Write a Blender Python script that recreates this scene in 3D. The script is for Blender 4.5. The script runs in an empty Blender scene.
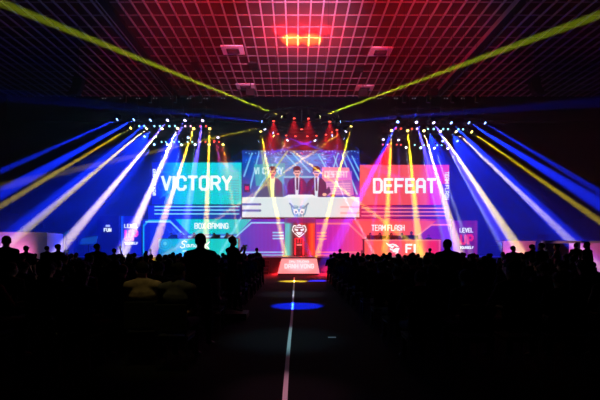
import bpy, bmesh, math, random
import numpy as np
from mathutils import Vector, Matrix, Quaternion
random.seed(7)
sc = bpy.context.scene
COL = sc.collection

# ------------------------------------------------------------------ camera, world, exposure
F = 420.0            # focal length in pixels of the 600 px wide frame
CX, CY = 296.0, 248.0  # where the view axis meets the frame
EYE = 1.6
cam_d = bpy.data.cameras.new('camera'); cam = bpy.data.objects.new('camera', cam_d); COL.objects.link(cam)
cam.location = (0, 0, EYE); cam.rotation_euler = (math.pi/2, 0, 0)
cam_d.sensor_width = 36; cam_d.lens = 36*F/600
cam_d.shift_x = (300-CX)/600; cam_d.shift_y = (CY-200)/600
cam_d.clip_end = 300
sc.camera = cam
sc.view_settings.view_transform = 'Standard'
try: sc.view_settings.look = 'None'
except Exception: pass
sc.view_settings.exposure = 0.0; sc.view_settings.gamma = 1.0; sc.view_settings.use_curve_mapping = False
w = bpy.data.worlds.new('world'); sc.world = w; w.use_nodes = True
w.node_tree.nodes['Background'].inputs[0].default_value = (0.003, 0.004, 0.010, 1)
w.node_tree.nodes['Background'].inputs[1].default_value = 0.0
sc.cycles.use_adaptive_sampling = False; sc.cycles.sample_clamp_indirect = 4.0; sc.cycles.max_bounces = 4; sc.cycles.volume_bounces = 0
HAZE_DENSITY, HAZE_G = 0.012, 0.2
BEAM = 7.2           # overall strength of the stage beams
LED = 1.14            # overall strength of the LED screens

def P(px, py, d):
    """The point of the hall seen d metres ahead in the direction of a pixel."""
    return Vector(((px-CX)*d/F, d, EYE+(CY-py)*d/F))

def lin(c):
    c = c/255.0
    return c/12.92 if c <= 0.04045 else ((c+0.055)/1.055)**2.4
def L3(c): return tuple(lin(v) for v in c)

# ------------------------------------------------------------------ materials
MATS = {}
def mat(name, rgb, rough=0.7, metal=0.0, spec=0.3, noise=0.0, nscale=8.0, sheen=0.0):
    if name in MATS: return MATS[name]
    m = bpy.data.materials.new(name); m.use_nodes = True; nt = m.node_tree
    b = nt.nodes['Principled BSDF']
    b.inputs['Base Color'].default_value = (*rgb, 1); b.inputs['Roughness'].default_value = rough
    b.inputs['Metallic'].default_value = metal; b.inputs['Specular IOR Level'].default_value = spec
    if noise > 0:
        tc = nt.nodes.new('ShaderNodeTexCoord'); n = nt.nodes.new('ShaderNodeTexNoise'); n.inputs['Scale'].default_value = nscale
        r = nt.nodes.new('ShaderNodeValToRGB')
        r.color_ramp.elements[0].position = 0.3; r.color_ramp.elements[1].position = 0.7
        r.color_ramp.elements[0].color = (*[v*(1-noise) for v in rgb], 1); r.color_ramp.elements[1].color = (*[min(1, v*(1+noise)) for v in rgb], 1)
        nt.links.new(tc.outputs['Object'], n.inputs['Vector']); nt.links.new(n.outputs['Fac'], r.inputs['Fac']); nt.links.new(r.outputs['Color'], b.inputs['Base Color'])
    MATS[name] = m; return m
def emis(name, rgb, strength=1.0, sample=False):
    """A glowing surface; rgb is linear."""
    if name in MATS: return MATS[name]
    m = bpy.data.materials.new(name); m.use_nodes = True; b = m.node_tree.nodes['Principled BSDF']
    b.inputs['Base Color'].default_value = (0.01, 0.01, 0.01, 1); b.inputs['Roughness'].default_value = 0.6; b.inputs['Specular IOR Level'].default_value = 0.1
    b.inputs['Emission Color'].default_value = (*rgb, 1); b.inputs['Emission Strength'].default_value = strength
    if not sample: m.cycles.emission_sampling = 'NONE'
    MATS[name] = m; return m
def led_mat():
    if 'led' in MATS: return MATS['led']
    m = bpy.data.materials.new('led_picture'); m.use_nodes = True; nt = m.node_tree; b = nt.nodes['Principled BSDF']
    b.inputs['Base Color'].default_value = (0.01, 0.01, 0.01, 1); b.inputs['Roughness'].default_value = 0.6; b.inputs['Specular IOR Level'].default_value = 0.1
    a = nt.nodes.new('ShaderNodeVertexColor'); a.layer_name = 'picture'
    nt.links.new(a.outputs['Color'], b.inputs['Emission Color']); b.inputs['Emission Strength'].default_value = LED
    m.cycles.emission_sampling = 'NONE'
    MATS['led'] = m; return m
def glow(name, rgb255, k=1.0): return emis(name, L3(rgb255), LED*k)

M_BLACK = mat('matt black metal', (0.012, 0.012, 0.014), 0.5, 0.2)
M_STEEL = mat('dark truss aluminium', (0.02, 0.02, 0.024), 0.5, 0.5)
M_CURT = mat('black stage curtain', (0.003, 0.003, 0.005), 1.0, spec=0.0, noise=0.4, nscale=3)
M_CARPET = mat('black hall carpet', (0.006, 0.006, 0.007), 0.95, spec=0.05, noise=0.35, nscale=30)
M_TAPE = mat('white floor tape', (0.75, 0.75, 0.75), 0.6)
M_PANEL = mat('maroon ceiling panel', (0.055, 0.012, 0.014), 0.85, noise=0.25, nscale=0.8)
M_TBAR = mat('white ceiling bar', (0.36, 0.33, 0.37), 0.6)
M_WHITE = mat('white painted panel', (0.6, 0.58, 0.6), 0.6)
M_GREYC = mat('dark concrete', (0.03, 0.03, 0.035), 0.9, noise=0.3, nscale=2)

# ------------------------------------------------------------------ object helpers
def meta(o, label=None, cat=None, group=None, kind=None):
    if label: o['label'] = label
    if cat: o['category'] = cat
    if group: o['group'] = group
    if kind: o['kind'] = kind
    return o
def empty(name, loc=(0, 0, 0), rz=0.0, **k):
    o = bpy.data.objects.new(name, None); COL.objects.link(o); o.location = loc; o.rotation_euler = (0, 0, rz)
    return meta(o, **k)
FIXED = set()
def base(name, loc, **k):
    """A thing whose parts are given in hall coordinates."""
    o = empty(name, loc, **k); FIXED.add(o.name); return o
def link_mesh(name, me, m, parent=None, loc=None):
    o = bpy.data.objects.new(name, me); COL.objects.link(o)
    if m is not None and not me.materials: me.materials.append(m)
    if parent is not None:
        o.parent = parent
        if parent.name in FIXED: o.matrix_parent_inverse = Matrix.Translation(-parent.location)
    if loc is not None: o.location = loc
    return o
def obj(name, bm, m, parent=None, loc=None, smooth=False, rot=None):
    me = bpy.data.meshes.new(name)
    bmesh.ops.recalc_face_normals(bm, faces=bm.faces)
    bm.to_mesh(me); bm.free()
    if smooth:
        for p in me.polygons: p.use_smooth = True
    o = link_mesh(name, me, m, parent, loc)
    if rot is not None: o.rotation_euler = rot
    return o
def box(bm, x0, x1, y0, y1, z0, z1, bev=0.0):
    mtx = Matrix.Translation(((x0+x1)/2, (y0+y1)/2, (z0+z1)/2)) @ Matrix.Diagonal((x1-x0, y1-y0, z1-z0, 1))
    r = bmesh.ops.create_cube(bm, size=1.0, matrix=mtx)
    if bev > 0:
        es = list({e for v in r['verts'] for e in v.link_edges})
        bmesh.ops.bevel(bm, geom=es, offset=bev, segments=2, affect='EDGES', profile=0.5)
def boxm(*a, **k):
    bm = bmesh.new(); box(bm, *a, **k); return bm
def tube(bm, pts, r, n=8, r2=None, caps=True):
    pts = [Vector(p) for p in pts]; rings = []
    for i, p in enumerate(pts):
        t = (pts[min(i+1, len(pts)-1)]-pts[max(i-1, 0)]).normalized()
        u = t.orthogonal().normalized() if i == 0 else (u - t*u.dot(t)).normalized()
        v = t.cross(u)
        rr = r if r2 is None else r+(r2-r)*i/(len(pts)-1)
        rings.append([bm.verts.new(p+(u*math.cos(a)+v*math.sin(a))*rr) for a in [2*math.pi*k/n for k in range(n)]])
    for a, b in zip(rings, rings[1:]):
        for k in range(n): bm.faces.new((a[k], a[(k+1) % n], b[(k+1) % n], b[k]))
    if caps:
        bm.faces.new(rings[0][::-1]); bm.faces.new(rings[-1])
def prism(bm, pts, y0, y1):
    """Polygon in x, z given depth from y0 to y1."""
    a = [bm.verts.new((x, y0, z)) for x, z in pts]; b = [bm.verts.new((x, y1, z)) for x, z in pts]
    try:
        bm.faces.new(a); bm.faces.new(b[::-1])
    except ValueError: return
    n = len(pts)
    for k in range(n): bm.faces.new((a[k], a[(k+1) % n], b[(k+1) % n], b[k]))
def ppoly(bm, pxs, d, t=0.03):
    """Polygon given as picture points at distance d, t thick towards the back."""
    pts = [P(x, y, d) for x, y in pxs]
    prism(bm, [(p.x, p.z) for p in pts], d-t, d)
def pseg(bm, a, b, wpx, d, t=0.03, ext=0.5):
    a = Vector(a); b = Vector(b); u = (b-a).normalized(); n = Vector((-u.y, u.x))*wpx/2
    a = a-u*wpx*ext; b = b+u*wpx*ext
    ppoly(bm, [a+n, b+n, b-n, a-n], d, t)
def pline(bm, pts, wpx, d, t=0.03):
    for a, b in zip(pts, pts[1:]): pseg(bm, a, b, wpx, d, t, ext=0.35)

# ------------------------------------------------------------------ block lettering
G = {
 'A': [[(0,0),(0,5),(1,6),(3,6),(4,5),(4,0)],[(0,2.6),(4,2.6)]], 'B': [[(0,0),(0,6),(3,6),(4,5),(4,4),(3,3.1),(4,2.2),(4,1),(3,0),(0,0)],[(0,3.1),(3,3.1)]],
 'C': [[(4,4.4),(4,5),(3,6),(1,6),(0,5),(0,1),(1,0),(3,0),(4,1),(4,1.6)]], 'D': [[(0,0),(0,6),(3,6),(4,5),(4,1),(3,0),(0,0)]],
 'E': [[(4,6),(0,6),(0,0),(4,0)],[(0,3.1),(3.3,3.1)]], 'F': [[(4,6),(0,6),(0,0)],[(0,3.0),(3.3,3.0)]],
 'G': [[(4,4.6),(4,5),(3,6),(1,6),(0,5),(0,1),(1,0),(3,0),(4,1),(4,2.9),(2.4,2.9)]], 'H': [[(0,0),(0,6)],[(4,0),(4,6)],[(0,3),(4,3)]],
 'I': [[(0,0),(0,6)]], 'L': [[(0,6),(0,0),(3.8,0)]], 'M': [[(0,0),(0,6),(2.5,2.2),(5,6),(5,0)]], 'N': [[(0,0),(0,6),(4,0),(4,6)]],
 'O': [[(0,1),(0,5),(1,6),(3,6),(4,5),(4,1),(3,0),(1,0),(0,1)]], 'P': [[(0,0),(0,6),(3,6),(4,5),(4,3.6),(3,2.6),(0,2.6)]],
 'R': [[(0,0),(0,6),(3,6),(4,5),(4,3.9),(3,2.9),(0,2.9)],[(2.2,2.9),(4,0)]], 'S': [[(4,4.6),(4,5),(3,6),(1,6),(0,5),(0,4),(1,3.1),(3,2.9),(4,2),(4,1),(3,0),(1,0),(0,1),(0,1.4)]],
 'T': [[(0,6),(4,6)],[(2,6),(2,0)]], 'U': [[(0,6),(0,1),(1,0),(3,0),(4,1),(4,6)]], 'V': [[(0,6),(2,0),(4,6)]],
 'X': [[(0,0),(4,6)],[(0,6),(4,0)]], 'Y': [[(0,6),(2,2.8),(4,6)],[(2,2.8),(2,0)]], '!': [[(0,6),(0,2.2)],[(0,0.4),(0,0)]],
}
def word(bm, text, x0, y0, x1, y1, d, stroke=1.35, t=0.03, vertical=False, slant=0.0):
    """Write text to fill the picture rectangle x0..x1, y0..y1 at distance d."""
    wd = {c: (5 if c == 'M' else 0 if c in 'I!' else 4) for c in G}
    adv = 0; pos = []
    for c in text:
        if c == ' ': adv += 2.6; continue
        pos.append((c, adv)); adv += wd[c]+stroke+0.55
    tot = adv-0.55; H = 6+stroke
    for c, off in pos:
        for pl in G[c]:
            q = []
            for (u, v) in pl:
                gu = (u+off+stroke/2)/tot; gv = 1-(v+stroke/2)/H
                if vertical: q.append((x1-gv*(x1-x0), y0+gu*(y1-y0)) if vertical == 'down' else (x0+gv*(x1-x0), y1-gu*(y1-y0)))
                else: q.append((x0+gu*(x1-x0)+slant*(0.5-gv), y0+gv*(y1-y0)))
            if vertical: sw = stroke*(y1-y0)/tot
            else: sw = stroke*min((x1-x0)/tot*1.05, (y1-y0)/H*1.3)
            pline(bm, q, sw, d, t)

# ------------------------------------------------------------------ pictures on LED screens
class Paint:
    def __init__(s, x0, y0, x1, y1, res=2.0):
        s.b = (x0, y0, x1, y1); s.nx = int(round((x1-x0)*res))+1; s.ny = int(round((y1-y0)*res))+1
        s.X, s.Y = np.meshgrid(np.linspace(x0, x1, s.nx), np.linspace(y0, y1, s.ny)); s.res = res
        s.c = np.zeros((s.ny, s.nx, 3))
    def mix(s, m, col):
        col = np.array(col, float) if not callable(col) else col(s.X, s.Y)
        s.c = s.c*(1-m[..., None]) + col*m[..., None]
    def add(s, m, col): s.c = np.clip(s.c+np.array(col, float)*m[..., None], 0, 255)
    def fill(s, col): s.mix(np.ones_like(s.X), col)
    def hgrad(s, stops, y0=None, y1=None, a=1.0):
        xs = [p[0] for p in stops]; g = np.stack([np.interp(s.X, xs, [p[1][k] for p in stops]) for k in range(3)], -1)
        m = np.ones_like(s.X)*a
        if y0 is not None: m *= (s.Y >= y0)*(s.Y <= y1)
        s.c = s.c*(1-m[..., None])+g*m[..., None]
    def rect(s, x0, y0, x1, y1, col, a=1.0, soft=0.4):
        m = np.clip((s.X-x0)/soft+.5, 0, 1)*np.clip((x1-s.X)/soft+.5, 0, 1)*np.clip((s.Y-y0)/soft+.5, 0, 1)*np.clip((y1-s.Y)/soft+.5, 0, 1)
        s.mix(m*a, col)
    def ell(s, cx, cy, rx, ry, col, a=1.0, soft=0.25, blur=None):
        r = np.sqrt(((s.X-cx)/rx)**2+((s.Y-cy)/ry)**2)
        m = np.clip((1-r)/soft+.5, 0, 1) if blur is None else np.exp(-(r*blur)**2)
        s.mix(m*a, col)
    def ring(s, cx, cy, r, wd, col, a=1.0):
        rr = np.hypot(s.X-cx, s.Y-cy); s.mix(np.clip(1-np.abs(rr-r)/wd, 0, 1)*a, col)
    def poly(s, pts, col, a=1.0):
        m = np.ones_like(s.X); ar = sum(p[0]*q[1]-q[0]*p[1] for p, q in zip(pts, pts[1:]+pts[:1]))
        for p, q in zip(pts, pts[1:]+pts[:1]):
            dx, dy = q[0]-p[0], q[1]-p[1]; l = math.hypot(dx, dy) or 1
            dd = ((s.X-p[0])*dy-(s.Y-p[1])*dx)/l*(-1 if ar > 0 else 1)
            m *= np.clip(dd/0.5+.5, 0, 1)
        s.mix(m*a, col)
    def line(s, a, b, wd, col, al=1.0, w2=None, addm=False):
        ax, ay = a; bx, by = b; dx, dy = bx-ax, by-ay; L = dx*dx+dy*dy
        t = np.clip(((s.X-ax)*dx+(s.Y-ay)*dy)/L, 0, 1); dd = np.hypot(s.X-ax-t*dx, s.Y-ay-t*dy)
        ww = wd if w2 is None else wd+(w2-wd)*t
        m = np.clip(1-(dd-ww/2)/0.6, 0, 1)*(dd < ww/2+0.6)*al
        (s.add if addm else s.mix)(m, col)
    def path(s, pts, wd, col, al=1.0):
        for a, b in zip(pts, pts[1:]): s.line(a, b, wd, col, al)
    def obj(s, name, d, parent=None, m=None):
        x0, y0, x1, y1 = s.b; A = P(x0, y0, d); B = P(x1, y1, d)
        xs = np.linspace(A.x, B.x, s.nx); zs = np.linspace(A.z, B.z, s.ny)
        XX, ZZ = np.meshgrid(xs, zs); v = np.stack([XX, np.full_like(XX, d), ZZ], -1).reshape(-1, 3)
        i = np.arange(s.nx*s.ny).reshape(s.ny, s.nx)
        f = np.stack([i[:-1, :-1], i[1:, :-1], i[1:, 1:], i[:-1, 1:]], -1).reshape(-1, 4)
        me = bpy.data.meshes.new(name); me.vertices.add(len(v)); me.vertices.foreach_set('co', v.ravel())
        me.loops.add(f.size); me.loops.foreach_set('vertex_index', f.ravel().astype(np.int32))
        me.polygons.add(len(f)); me.polygons.foreach_set('loop_start', np.arange(0, f.size, 4, dtype=np.int32))
        me.update(calc_edges=True); me.validate()
        c = np.clip(s.c/255, 0, 1); c = np.where(c <= 0.04045, c/12.92, ((c+0.055)/1.055)**2.4)
        ca = me.color_attributes.new('picture', 'FLOAT_COLOR', 'POINT')
        ca.data.foreach_set('color', np.concatenate([c.reshape(-1, 3), np.ones((len(v), 1))], 1).ravel().astype(np.float32))
        return link_mesh(name, me, m or led_mat(), parent)
def cabinet(root, x0, y0, x1, y1, d, t=0.25, rim=0.5, name='cabinet'):
    A = P(x0-rim, y1+rim, d); B = P(x1+rim, y0-rim, d); A.z = max(A.z, STAGE_Z)
    return obj(name, boxm(A.x, B.x, d+0.012, d+t, A.z, B.z), M_BLACK, root)

ORD = ['first', 'second', 'third', 'fourth', 'fifth', 'sixth', 'seventh', 'eighth', 'ninth', 'tenth', 'eleventh', 'twelfth', 'thirteenth', 'fourteenth', 'fifteenth', 'sixteenth', 'seventeenth', 'eighteenth', 'nineteenth', 'twentieth']
# ------------------------------------------------------------------ the hall
AX = 0.45           # the hall's and stage's centre line
CEIL = 17.8
STAGE_Z = 1.0
def struct(name, bm, m): return meta(obj(name, bm, m), kind='structure')
struct('floor', boxm(-31, 32.5, -3, 46, -0.2, 0), M_CARPET)
struct('ceiling', boxm(-31, 32.5, 8, 46, CEIL+0.12, CEIL+0.4), M_PANEL)
struct('wall_back', boxm(-31, 32.5, 45.6, 46, 0, CEIL+0.12), M_CURT)
struct('wall_left', boxm(-31.4, -31, -3, 46, 0, CEIL+0.12), M_CURT)
struct('wall_right', boxm(32.5, 32.9, -3, 46, 0, CEIL+0.12), M_CURT)
bm = bmesh.new()
x = -30.4+0.02
xs_bars = [AX-0.3+0.85*k for k in range(-36, 38)]
for x in xs_bars:
    if -30.8 < x < 32.3: box(bm, x-0.05, x+0.05, 8, 45.4, CEIL, CEIL+0.12)
bm2 = bmesh.new()
for k in range(24):
    y = 45.0-1.56*k
    if y > 8: box(bm2, -31, 32.5, y-0.04, y+0.04, CEIL+0.07, CEIL+0.12)
struct('trim_1', bm, M_TBAR)
struct('trim_7', bm2, mat('dull ceiling cross bar', (0.24, 0.18, 0.20), 0.7))                                     # the ceiling grid
for n_, xg in ((2, -12.8), (3, 14.5)):
    bm = bmesh.new(); box(bm, xg-0.05, xg+0.45, 8, 45.4, CEIL-0.22, CEIL+0.1)
    struct('trim_%d' % n_, bm, mat('dark ceiling channel', (0.02, 0.012, 0.015), 0.8))
    bm = bmesh.new(); box(bm, xg-0.13, xg-0.052, 8, 45.4, CEIL-0.24, CEIL+0.1)
    struct('trim_%d' % (n_+2), bm, M_TBAR)
struct('trim_6', boxm(-31, 32.5, 45.0, 45.55, 15.2, CEIL+0.1), mat('black bulkhead', (0.004, 0.004, 0.008), 1.0, spec=0.0))

# recessed ceiling boxes and dark hatches
def on_ceiling(px, py): return P(px, py, (CEIL-EYE)*F/(CY-py))
M_TRAY = mat('pale lilac tray', (0.8, 0.78, 0.85), 0.6)
for px, py, wd, dp, lab in ((233, 50, 1.8, 1.5, 'pale rectangular ceiling tray with dark lamp, nearer one on the left'),
                            (380.5, 51.5, 1.8, 1.5, 'pale rectangular ceiling tray with dark lamp, nearer one on the right'),
                            (245.5, 86.5, 1.8, 1.3, 'pale rectangular ceiling tray with dark lamp, far one on the left'),
                            (364.5, 88, 1.8, 1.3, 'pale rectangular ceiling tray with dark lamp, far one on the right')):
    c = on_ceiling(px, py); r = base('ceiling_tray', (c.x, c.y, CEIL), label=lab, cat='ceiling lamp')
    bm = bmesh.new()
    box(bm, c.x-wd/2, c.x+wd/2, c.y-dp/2, c.y+dp/2, CEIL-0.05, CEIL+0.06)
    obj('tray', bm, M_TRAY, r)
    bm = bmesh.new(); box(bm, c.x-wd*.28, c.x+wd*.28, c.y-dp*.25, c.y+dp*.25, CEIL-0.16, CEIL-0.05, 0.02)
    obj('lamp_housing', bm, mat('dark lamp housing', (0.03, 0.02, 0.03), 0.6), r)
    bm = bmesh.new(); box(bm, c.x-wd*.2, c.x+wd*.2, c.y-dp*.15, c.y+dp*.15, CEIL-0.18, CEIL-0.16)
    obj('lens', bm, mat('unlit lamp glass', (0.15, 0.1, 0.12), 0.2), r)
for px, py, wd, lab in ((253.5, 66, .82, 'black square ceiling hatch left of the centre, beyond the near tray'), (359.5, 68.5, .82, 'black square ceiling hatch right of the centre, beyond the near tray'),
                        (196, 66, .7, 'black square ceiling hatch beside the left ceiling channel'), (425, 69.5, .7, 'black square ceiling hatch beside the right ceiling channel')):
    c = on_ceiling(px, py)
    bm = bmesh.new(); box(bm, c.x-wd/2, c.x+wd/2, c.y-.75, c.y+.75, CEIL-0.05, CEIL+0.06, 0.01)
    for k in range(5): box(bm, c.x-wd/2+.06, c.x+wd/2-.06, c.y-.62+.28*k, c.y-.52+.28*k, CEIL-.08, CEIL-.05)
    meta(obj('ceiling_hatch', bm, M_BLACK), lab, 'hatch')

# small lamps under the bulkhead of the back wall
n = 0
for px in (104, 121.5, 138, 155, 172, 189, 205.5, 223, 240.5, 362, 379.5, 396, 414, 429.5, 446, 463):
    for s_ in (-1, 1):
        c = P(px+1.4*s_, 98.3, 44.9); n += 1
        r = base('wall_lamp', c, label='tiny white lamp under the ceiling edge, %s one of the %s pair from the left' % ('left' if s_ < 0 else 'right', ORD[(n-1)//2]), cat='lamp', group='tiny lamps along the top of the back wall')
        obj('housing', boxm(c.x-.07, c.x+.07, c.y, c.y+.1, c.z-.06, c.z+.06), M_BLACK, r)
        obj('lens', boxm(c.x-.035, c.x+.035, c.y-.02, c.y, c.z-.03, c.z+.03), emis('faint lamp', (0.5, 0.42, 0.5), 0.8), r)

# the stage platform
bm = bmesh.new(); box(bm, -15.2, 15.2, 27, 35.6, 0, STAGE_Z)
meta(obj('stage_platform', bm, mat('black stage deck', (0.012, 0.012, 0.015), 0.35, spec=0.5)), 'long black stage platform under the screens', 'stage')
# steps beside the floor sign
for sx, lab in ((-2.35, 'low black stage steps left of the slanted sign'), (4.05-1.1, 'low black stage steps right of the slanted sign')):
    bm = bmesh.new()
    for k in range(4): box(bm, AX-0.1+sx-.9, AX-.1+sx+.3, 26.95-.3*(k+1), 26.95-.3*k, 0, STAGE_Z-.22*(k+1)+.02)
    meta(obj('stage_steps', bm, M_BLACK), lab, 'steps')
# the floor tape down the aisle
TPX = [(284.6, 403), (287.5, 360), (289.6, 338), (291.6, 320), (293, 300), (294.1, 283), (294.3, 277.5)]
def on_floor(px, py): return P(px, py, EYE*F/(py-CY))
bm = bmesh.new()
TP = [on_floor(a_, b_) for a_, b_ in TPX]
rings = [[bm.verts.new((c.x+sx*.028, c.y, z)) for sx, z in ((-1, .001), (1, .001), (1, .005), (-1, .005))] for c in TP]
for p0, p1 in zip(rings, rings[1:]):
    for k in range(4): bm.faces.new((p0[k], p0[(k+1) % 4], p1[(k+1) % 4], p1[k]))
bm.faces.new(rings[0]); bm.faces.new(rings[-1])
meta(obj('floor_tape', bm, M_TAPE), 'long strip of white tape stuck down the middle of the aisle', 'tape')
c = on_floor(332, 337.5)
meta(obj('floor_marker', boxm(c.x-.07, c.x+.07, c.y-.03, c.y+.03, .001, .006), M_TAPE), 'short scrap of white tape lying alone right of the long tape', 'tape')
#@@SCREENS
# ------------------------------------------------------------------ LED screens
WHITE = glow('white lettering glow', (240, 250, 250), 1.05)
TEAL = glow('teal line glow', (130, 225, 245), 1.0)
PINKL = glow('pink line glow', (255, 130, 150), 1.0)
D1, D2 = 34.3, 34.0
def screen(name, b, d, paint, label, part='display', rim=0.4, t=0.22):
    r = base(name, P((b[0]+b[2])/2, min(b[3]+rim, 255.4), d), label=label, cat='screen', group='LED screens of the stage wall')
    cabinet(r, *b, d, rim=rim, t=t); paint.obj(part, d, r); return r
def lett(root, text, x0, y0, x1, y1, d, m=WHITE, t=0.03, **k):
    bm = bmesh.new(); word(bm, text, x0, y0, x1, y1, d-0.005, t=t, **k); o = obj('lettering', bm, m, root); return o

# VICTORY
p = Paint(152, 162.5, 241.5, 204.3, 2)
p.hgrad([(152, (8, 30, 190)), (160, (10, 60, 200)), (168, (6, 130, 215)), (180, (0, 190, 205)), (241, (0, 212, 215))])
p.rect(152, 160, 162, 170, (8, 20, 150), .8); p.rect(152, 196, 166, 206, (8, 20, 160), .7)
for cx, cy, r_ in ((161, 187, 3), (172, 178, 5), (167, 193, 4), (230, 190, 6)): p.ring(cx, cy, r_, .8, (90, 190, 235), .35)
for pts in ([(160, 176), (166, 180), (166, 190), (172, 196)], [(156, 172), (170, 172), (175, 168)], [(160, 198), (168, 192), (182, 198), (196, 198)], [(226, 165), (232, 171), (240, 171)], [(200, 200), (214, 194), (238, 194)]):
    p.path(pts, .7, (70, 190, 235), .45)
for k in range(8): p.rect(228, 180+k*2.6, 239, 181.2+k*2.6, (5, 150, 165), .5)
r = screen('led_screen', (152, 162.5, 241.5, 204.3), D1, p, 'teal LED screen that reads VICTORY')
lett(r, 'VICTORY', 161.3, 175.5, 232, 190.8, D1, slant=0)
lett(r, 'BOX GAMING', 152.8, 169, 155.8, 195.5, D1, vertical='up')
# stripes under VICTORY
p = Paint(148, 204.9, 241.5, 218.6, 2)
p.hgrad([(148, (6, 25, 185)), (180, (8, 40, 190)), (215, (10, 60, 170)), (241, (8, 30, 150))])
p.rect(148, 204.9, 241.5, 206, (4, 12, 110), .8)
r = screen('led_screen', (148, 204.9, 241.5, 218.6), D1, p, 'dark blue LED strip with three pale lines under VICTORY')
bm = bmesh.new()
for y in (206.6, 210.1, 213.9): pseg(bm, (154.5, y), (239.5, y), 1.1, D1-.005, ext=0)
obj('line_pattern', bm, TEAL, r)

# DEFEAT
p = Paint(359.8, 164.8, 449.3, 204.9, 2)
p.hgrad([(360, (252, 90, 100)), (385, (240, 75, 95)), (426, (248, 80, 100)), (431, (225, 20, 190)), (441, (215, 20, 200)), (443, (225, 40, 90)), (449, (235, 60, 80))])
p.rect(441, 184, 450, 206, (60, 15, 190), .8)
for k in range(6): p.line((362+k*14, 166), (372+k*14, 204), 5, (255, 120, 120), .18)
r = screen('led_screen', (359.8, 164.8, 449.3, 204.9), D1, p, 'pink LED screen that reads DEFEAT')
lett(r, 'DEFEAT', 373, 178, 436.3, 193.6, D1)
lett(r, 'TEAM FLASH', 444.8, 171.5, 449, 199.5, D1, vertical='down')
p = Paint(359.8, 205.5, 449.3, 219.5, 2)
p.hgrad([(360, (120, 20, 90)), (390, (130, 15, 110)), (430, (90, 15, 150)), (449, (50, 15, 170))])
r = screen('led_screen', (359.8, 205.5, 449.3, 219.5), D1, p, 'dark red LED strip with three pink lines under DEFEAT')
bm = bmesh.new()
for y in (208.3, 211.9, 215.7): pseg(bm, (361.5, y), (445.5, y), 1.1, D1-.005, ext=0)
obj('line_pattern', bm, PINKL, r)

# centre screen: live picture of the hosts
p = Paint(242.2, 150.5, 359.4, 217.2, 2.6)
p.fill((6, 40, 150)); p.hgrad([(242, (4, 60, 170)), (270, (4, 120, 190)), (300, (10, 130, 190)), (330, (10, 60, 190)), (359, (6, 40, 170))], 150, 220)
p.rect(242, 150, 360, 156, (8, 30, 120), .6, soft=3)
rr = random.Random(3)
for k in range(36):
    cx = 246+k*3.2; p.ell(cx, 152.5+1.5*math.sin(k*.9), .7, .7, (150, 215, 255), .8)
for k in range(60): p.ell(rr.uniform(244, 358), rr.uniform(154, 164), .5, .5, (90, 190, 250), .7)
for k in range(26): p.path([(rr.uniform(262, 340), rr.uniform(152, 170)), (rr.uniform(262, 340), rr.uniform(152, 170))], .5, (40, 150, 235), .6)
for a, b in (((252, 153), (244, 176)), ((259, 153), (250, 188)), ((266, 153), (260, 178)), ((285, 154), (302, 172)), ((292, 153), (310, 172)), ((318, 154), (326, 168)), ((338, 153), (331, 176)), ((342, 155), (357, 194)), ((347, 155), (359, 180)), ((334, 156), (346, 192)), ((352, 156), (359.4, 171))):
    p.line(a, b, .5, (140, 220, 255), .85, w2=1.2)
p.poly([(254, 164.5), (285, 163), (285, 184), (256, 186)], (20, 175, 190), .85); p.rect(262, 186, 286, 196, (15, 110, 180), .7)
for k, c in enumerate('VICTORY'):
    for pl in G[c]: p.path([(254.5+k*4.2+u*.75, 173.6-v*.95) for u, v in pl], .9, (210, 245, 250), .85)
p.poly([(322, 167), (349, 167.5), (352, 180), (322, 182)], (255, 140, 170), .95); p.poly([(322, 182), (352, 180), (354, 195), (322, 196)], (240, 130, 200), .8)
p.rect(338, 171, 352, 180, (225, 100, 230), .7)
for k, c in enumerate('DEFEAT'):
    for pl in G[c]: p.path([(325+k*4+u*.7, 177-v*.9) for u, v in pl], .9, (255, 225, 235), .75)
for k in range(5): p.line((322, 184+k*2.4), (350, 183.5+k*2.4), .8, (255, 190, 215), .7)
p.rect(244, 184, 250, 192, (10, 10, 60), .8); p.rect(245, 186, 249, 190, (230, 30, 110), .9)
p.rect(284, 176, 318, 178, (170, 230, 245), .7); p.poly([(284, 178), (318, 178), (320, 196), (284, 196)], (25, 60, 150), .55)
# three hosts in suits
def host(cx, top, suit, suit2, skin, shirt, lean=0):
    p.poly([(cx-10.5+lean, 197), (cx-9.5, 183), (cx-6, 179), (cx-2.5, 177.3), (cx+2.5, 177.3), (cx+6, 179), (cx+9.5, 183), (cx+10.5+lean, 197)], suit)
    p.poly([(cx+2.5, 177.5), (cx+6, 179), (cx+9.3, 183), (cx+9.3, 190), (cx+4, 196)], suit2, .7)
    p.poly([(cx-2.3, 177), (cx+2.6, 177), (cx+1.2, 197), (cx-1.6, 197)], shirt)
    p.rect(cx-1.3, top+9, cx+1.6, 178.6, skin)
    p.ell(cx, top+3.3, 3.7, 3.7, (22, 18, 34)); p.ell(cx+.15, top+6.3, 2.9, 4.1, skin); p.ell(cx-.2, top+1.9, 3.4, 2.1, (22, 18, 34))
    p.line((cx-1.6, top+5.8), (cx-.6, top+5.8), .5, (70, 40, 50)); p.line((cx+.8, top+5.8), (cx+1.8, top+5.8), .5, (70, 40, 50)); p.line((cx-.8, top+8.6), (cx+.9, top+8.6), .5, (150, 50, 60))
    p.ell(cx-3.1, top+6.3, .6, 1.1, skin); p.ell(cx+3.2, top+6.3, .6, 1.1, skin)
host(272.5, 166.5, (20, 80, 120), (70, 50, 110), (235, 150, 150), (245, 240, 190))
host(297, 166.5, (20, 22, 110), (85, 25, 85), (235, 190, 185), (215, 225, 245))
p.line((297.2, 178.5), (297.2, 189), 1.3, (20, 30, 80))
host(316.5, 166.5, (14, 20, 80), (45, 30, 80), (235, 190, 200), (205, 235, 245))
p.line((316.3, 178.5), (316.6, 190), 1.2, (15, 25, 70))
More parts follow.
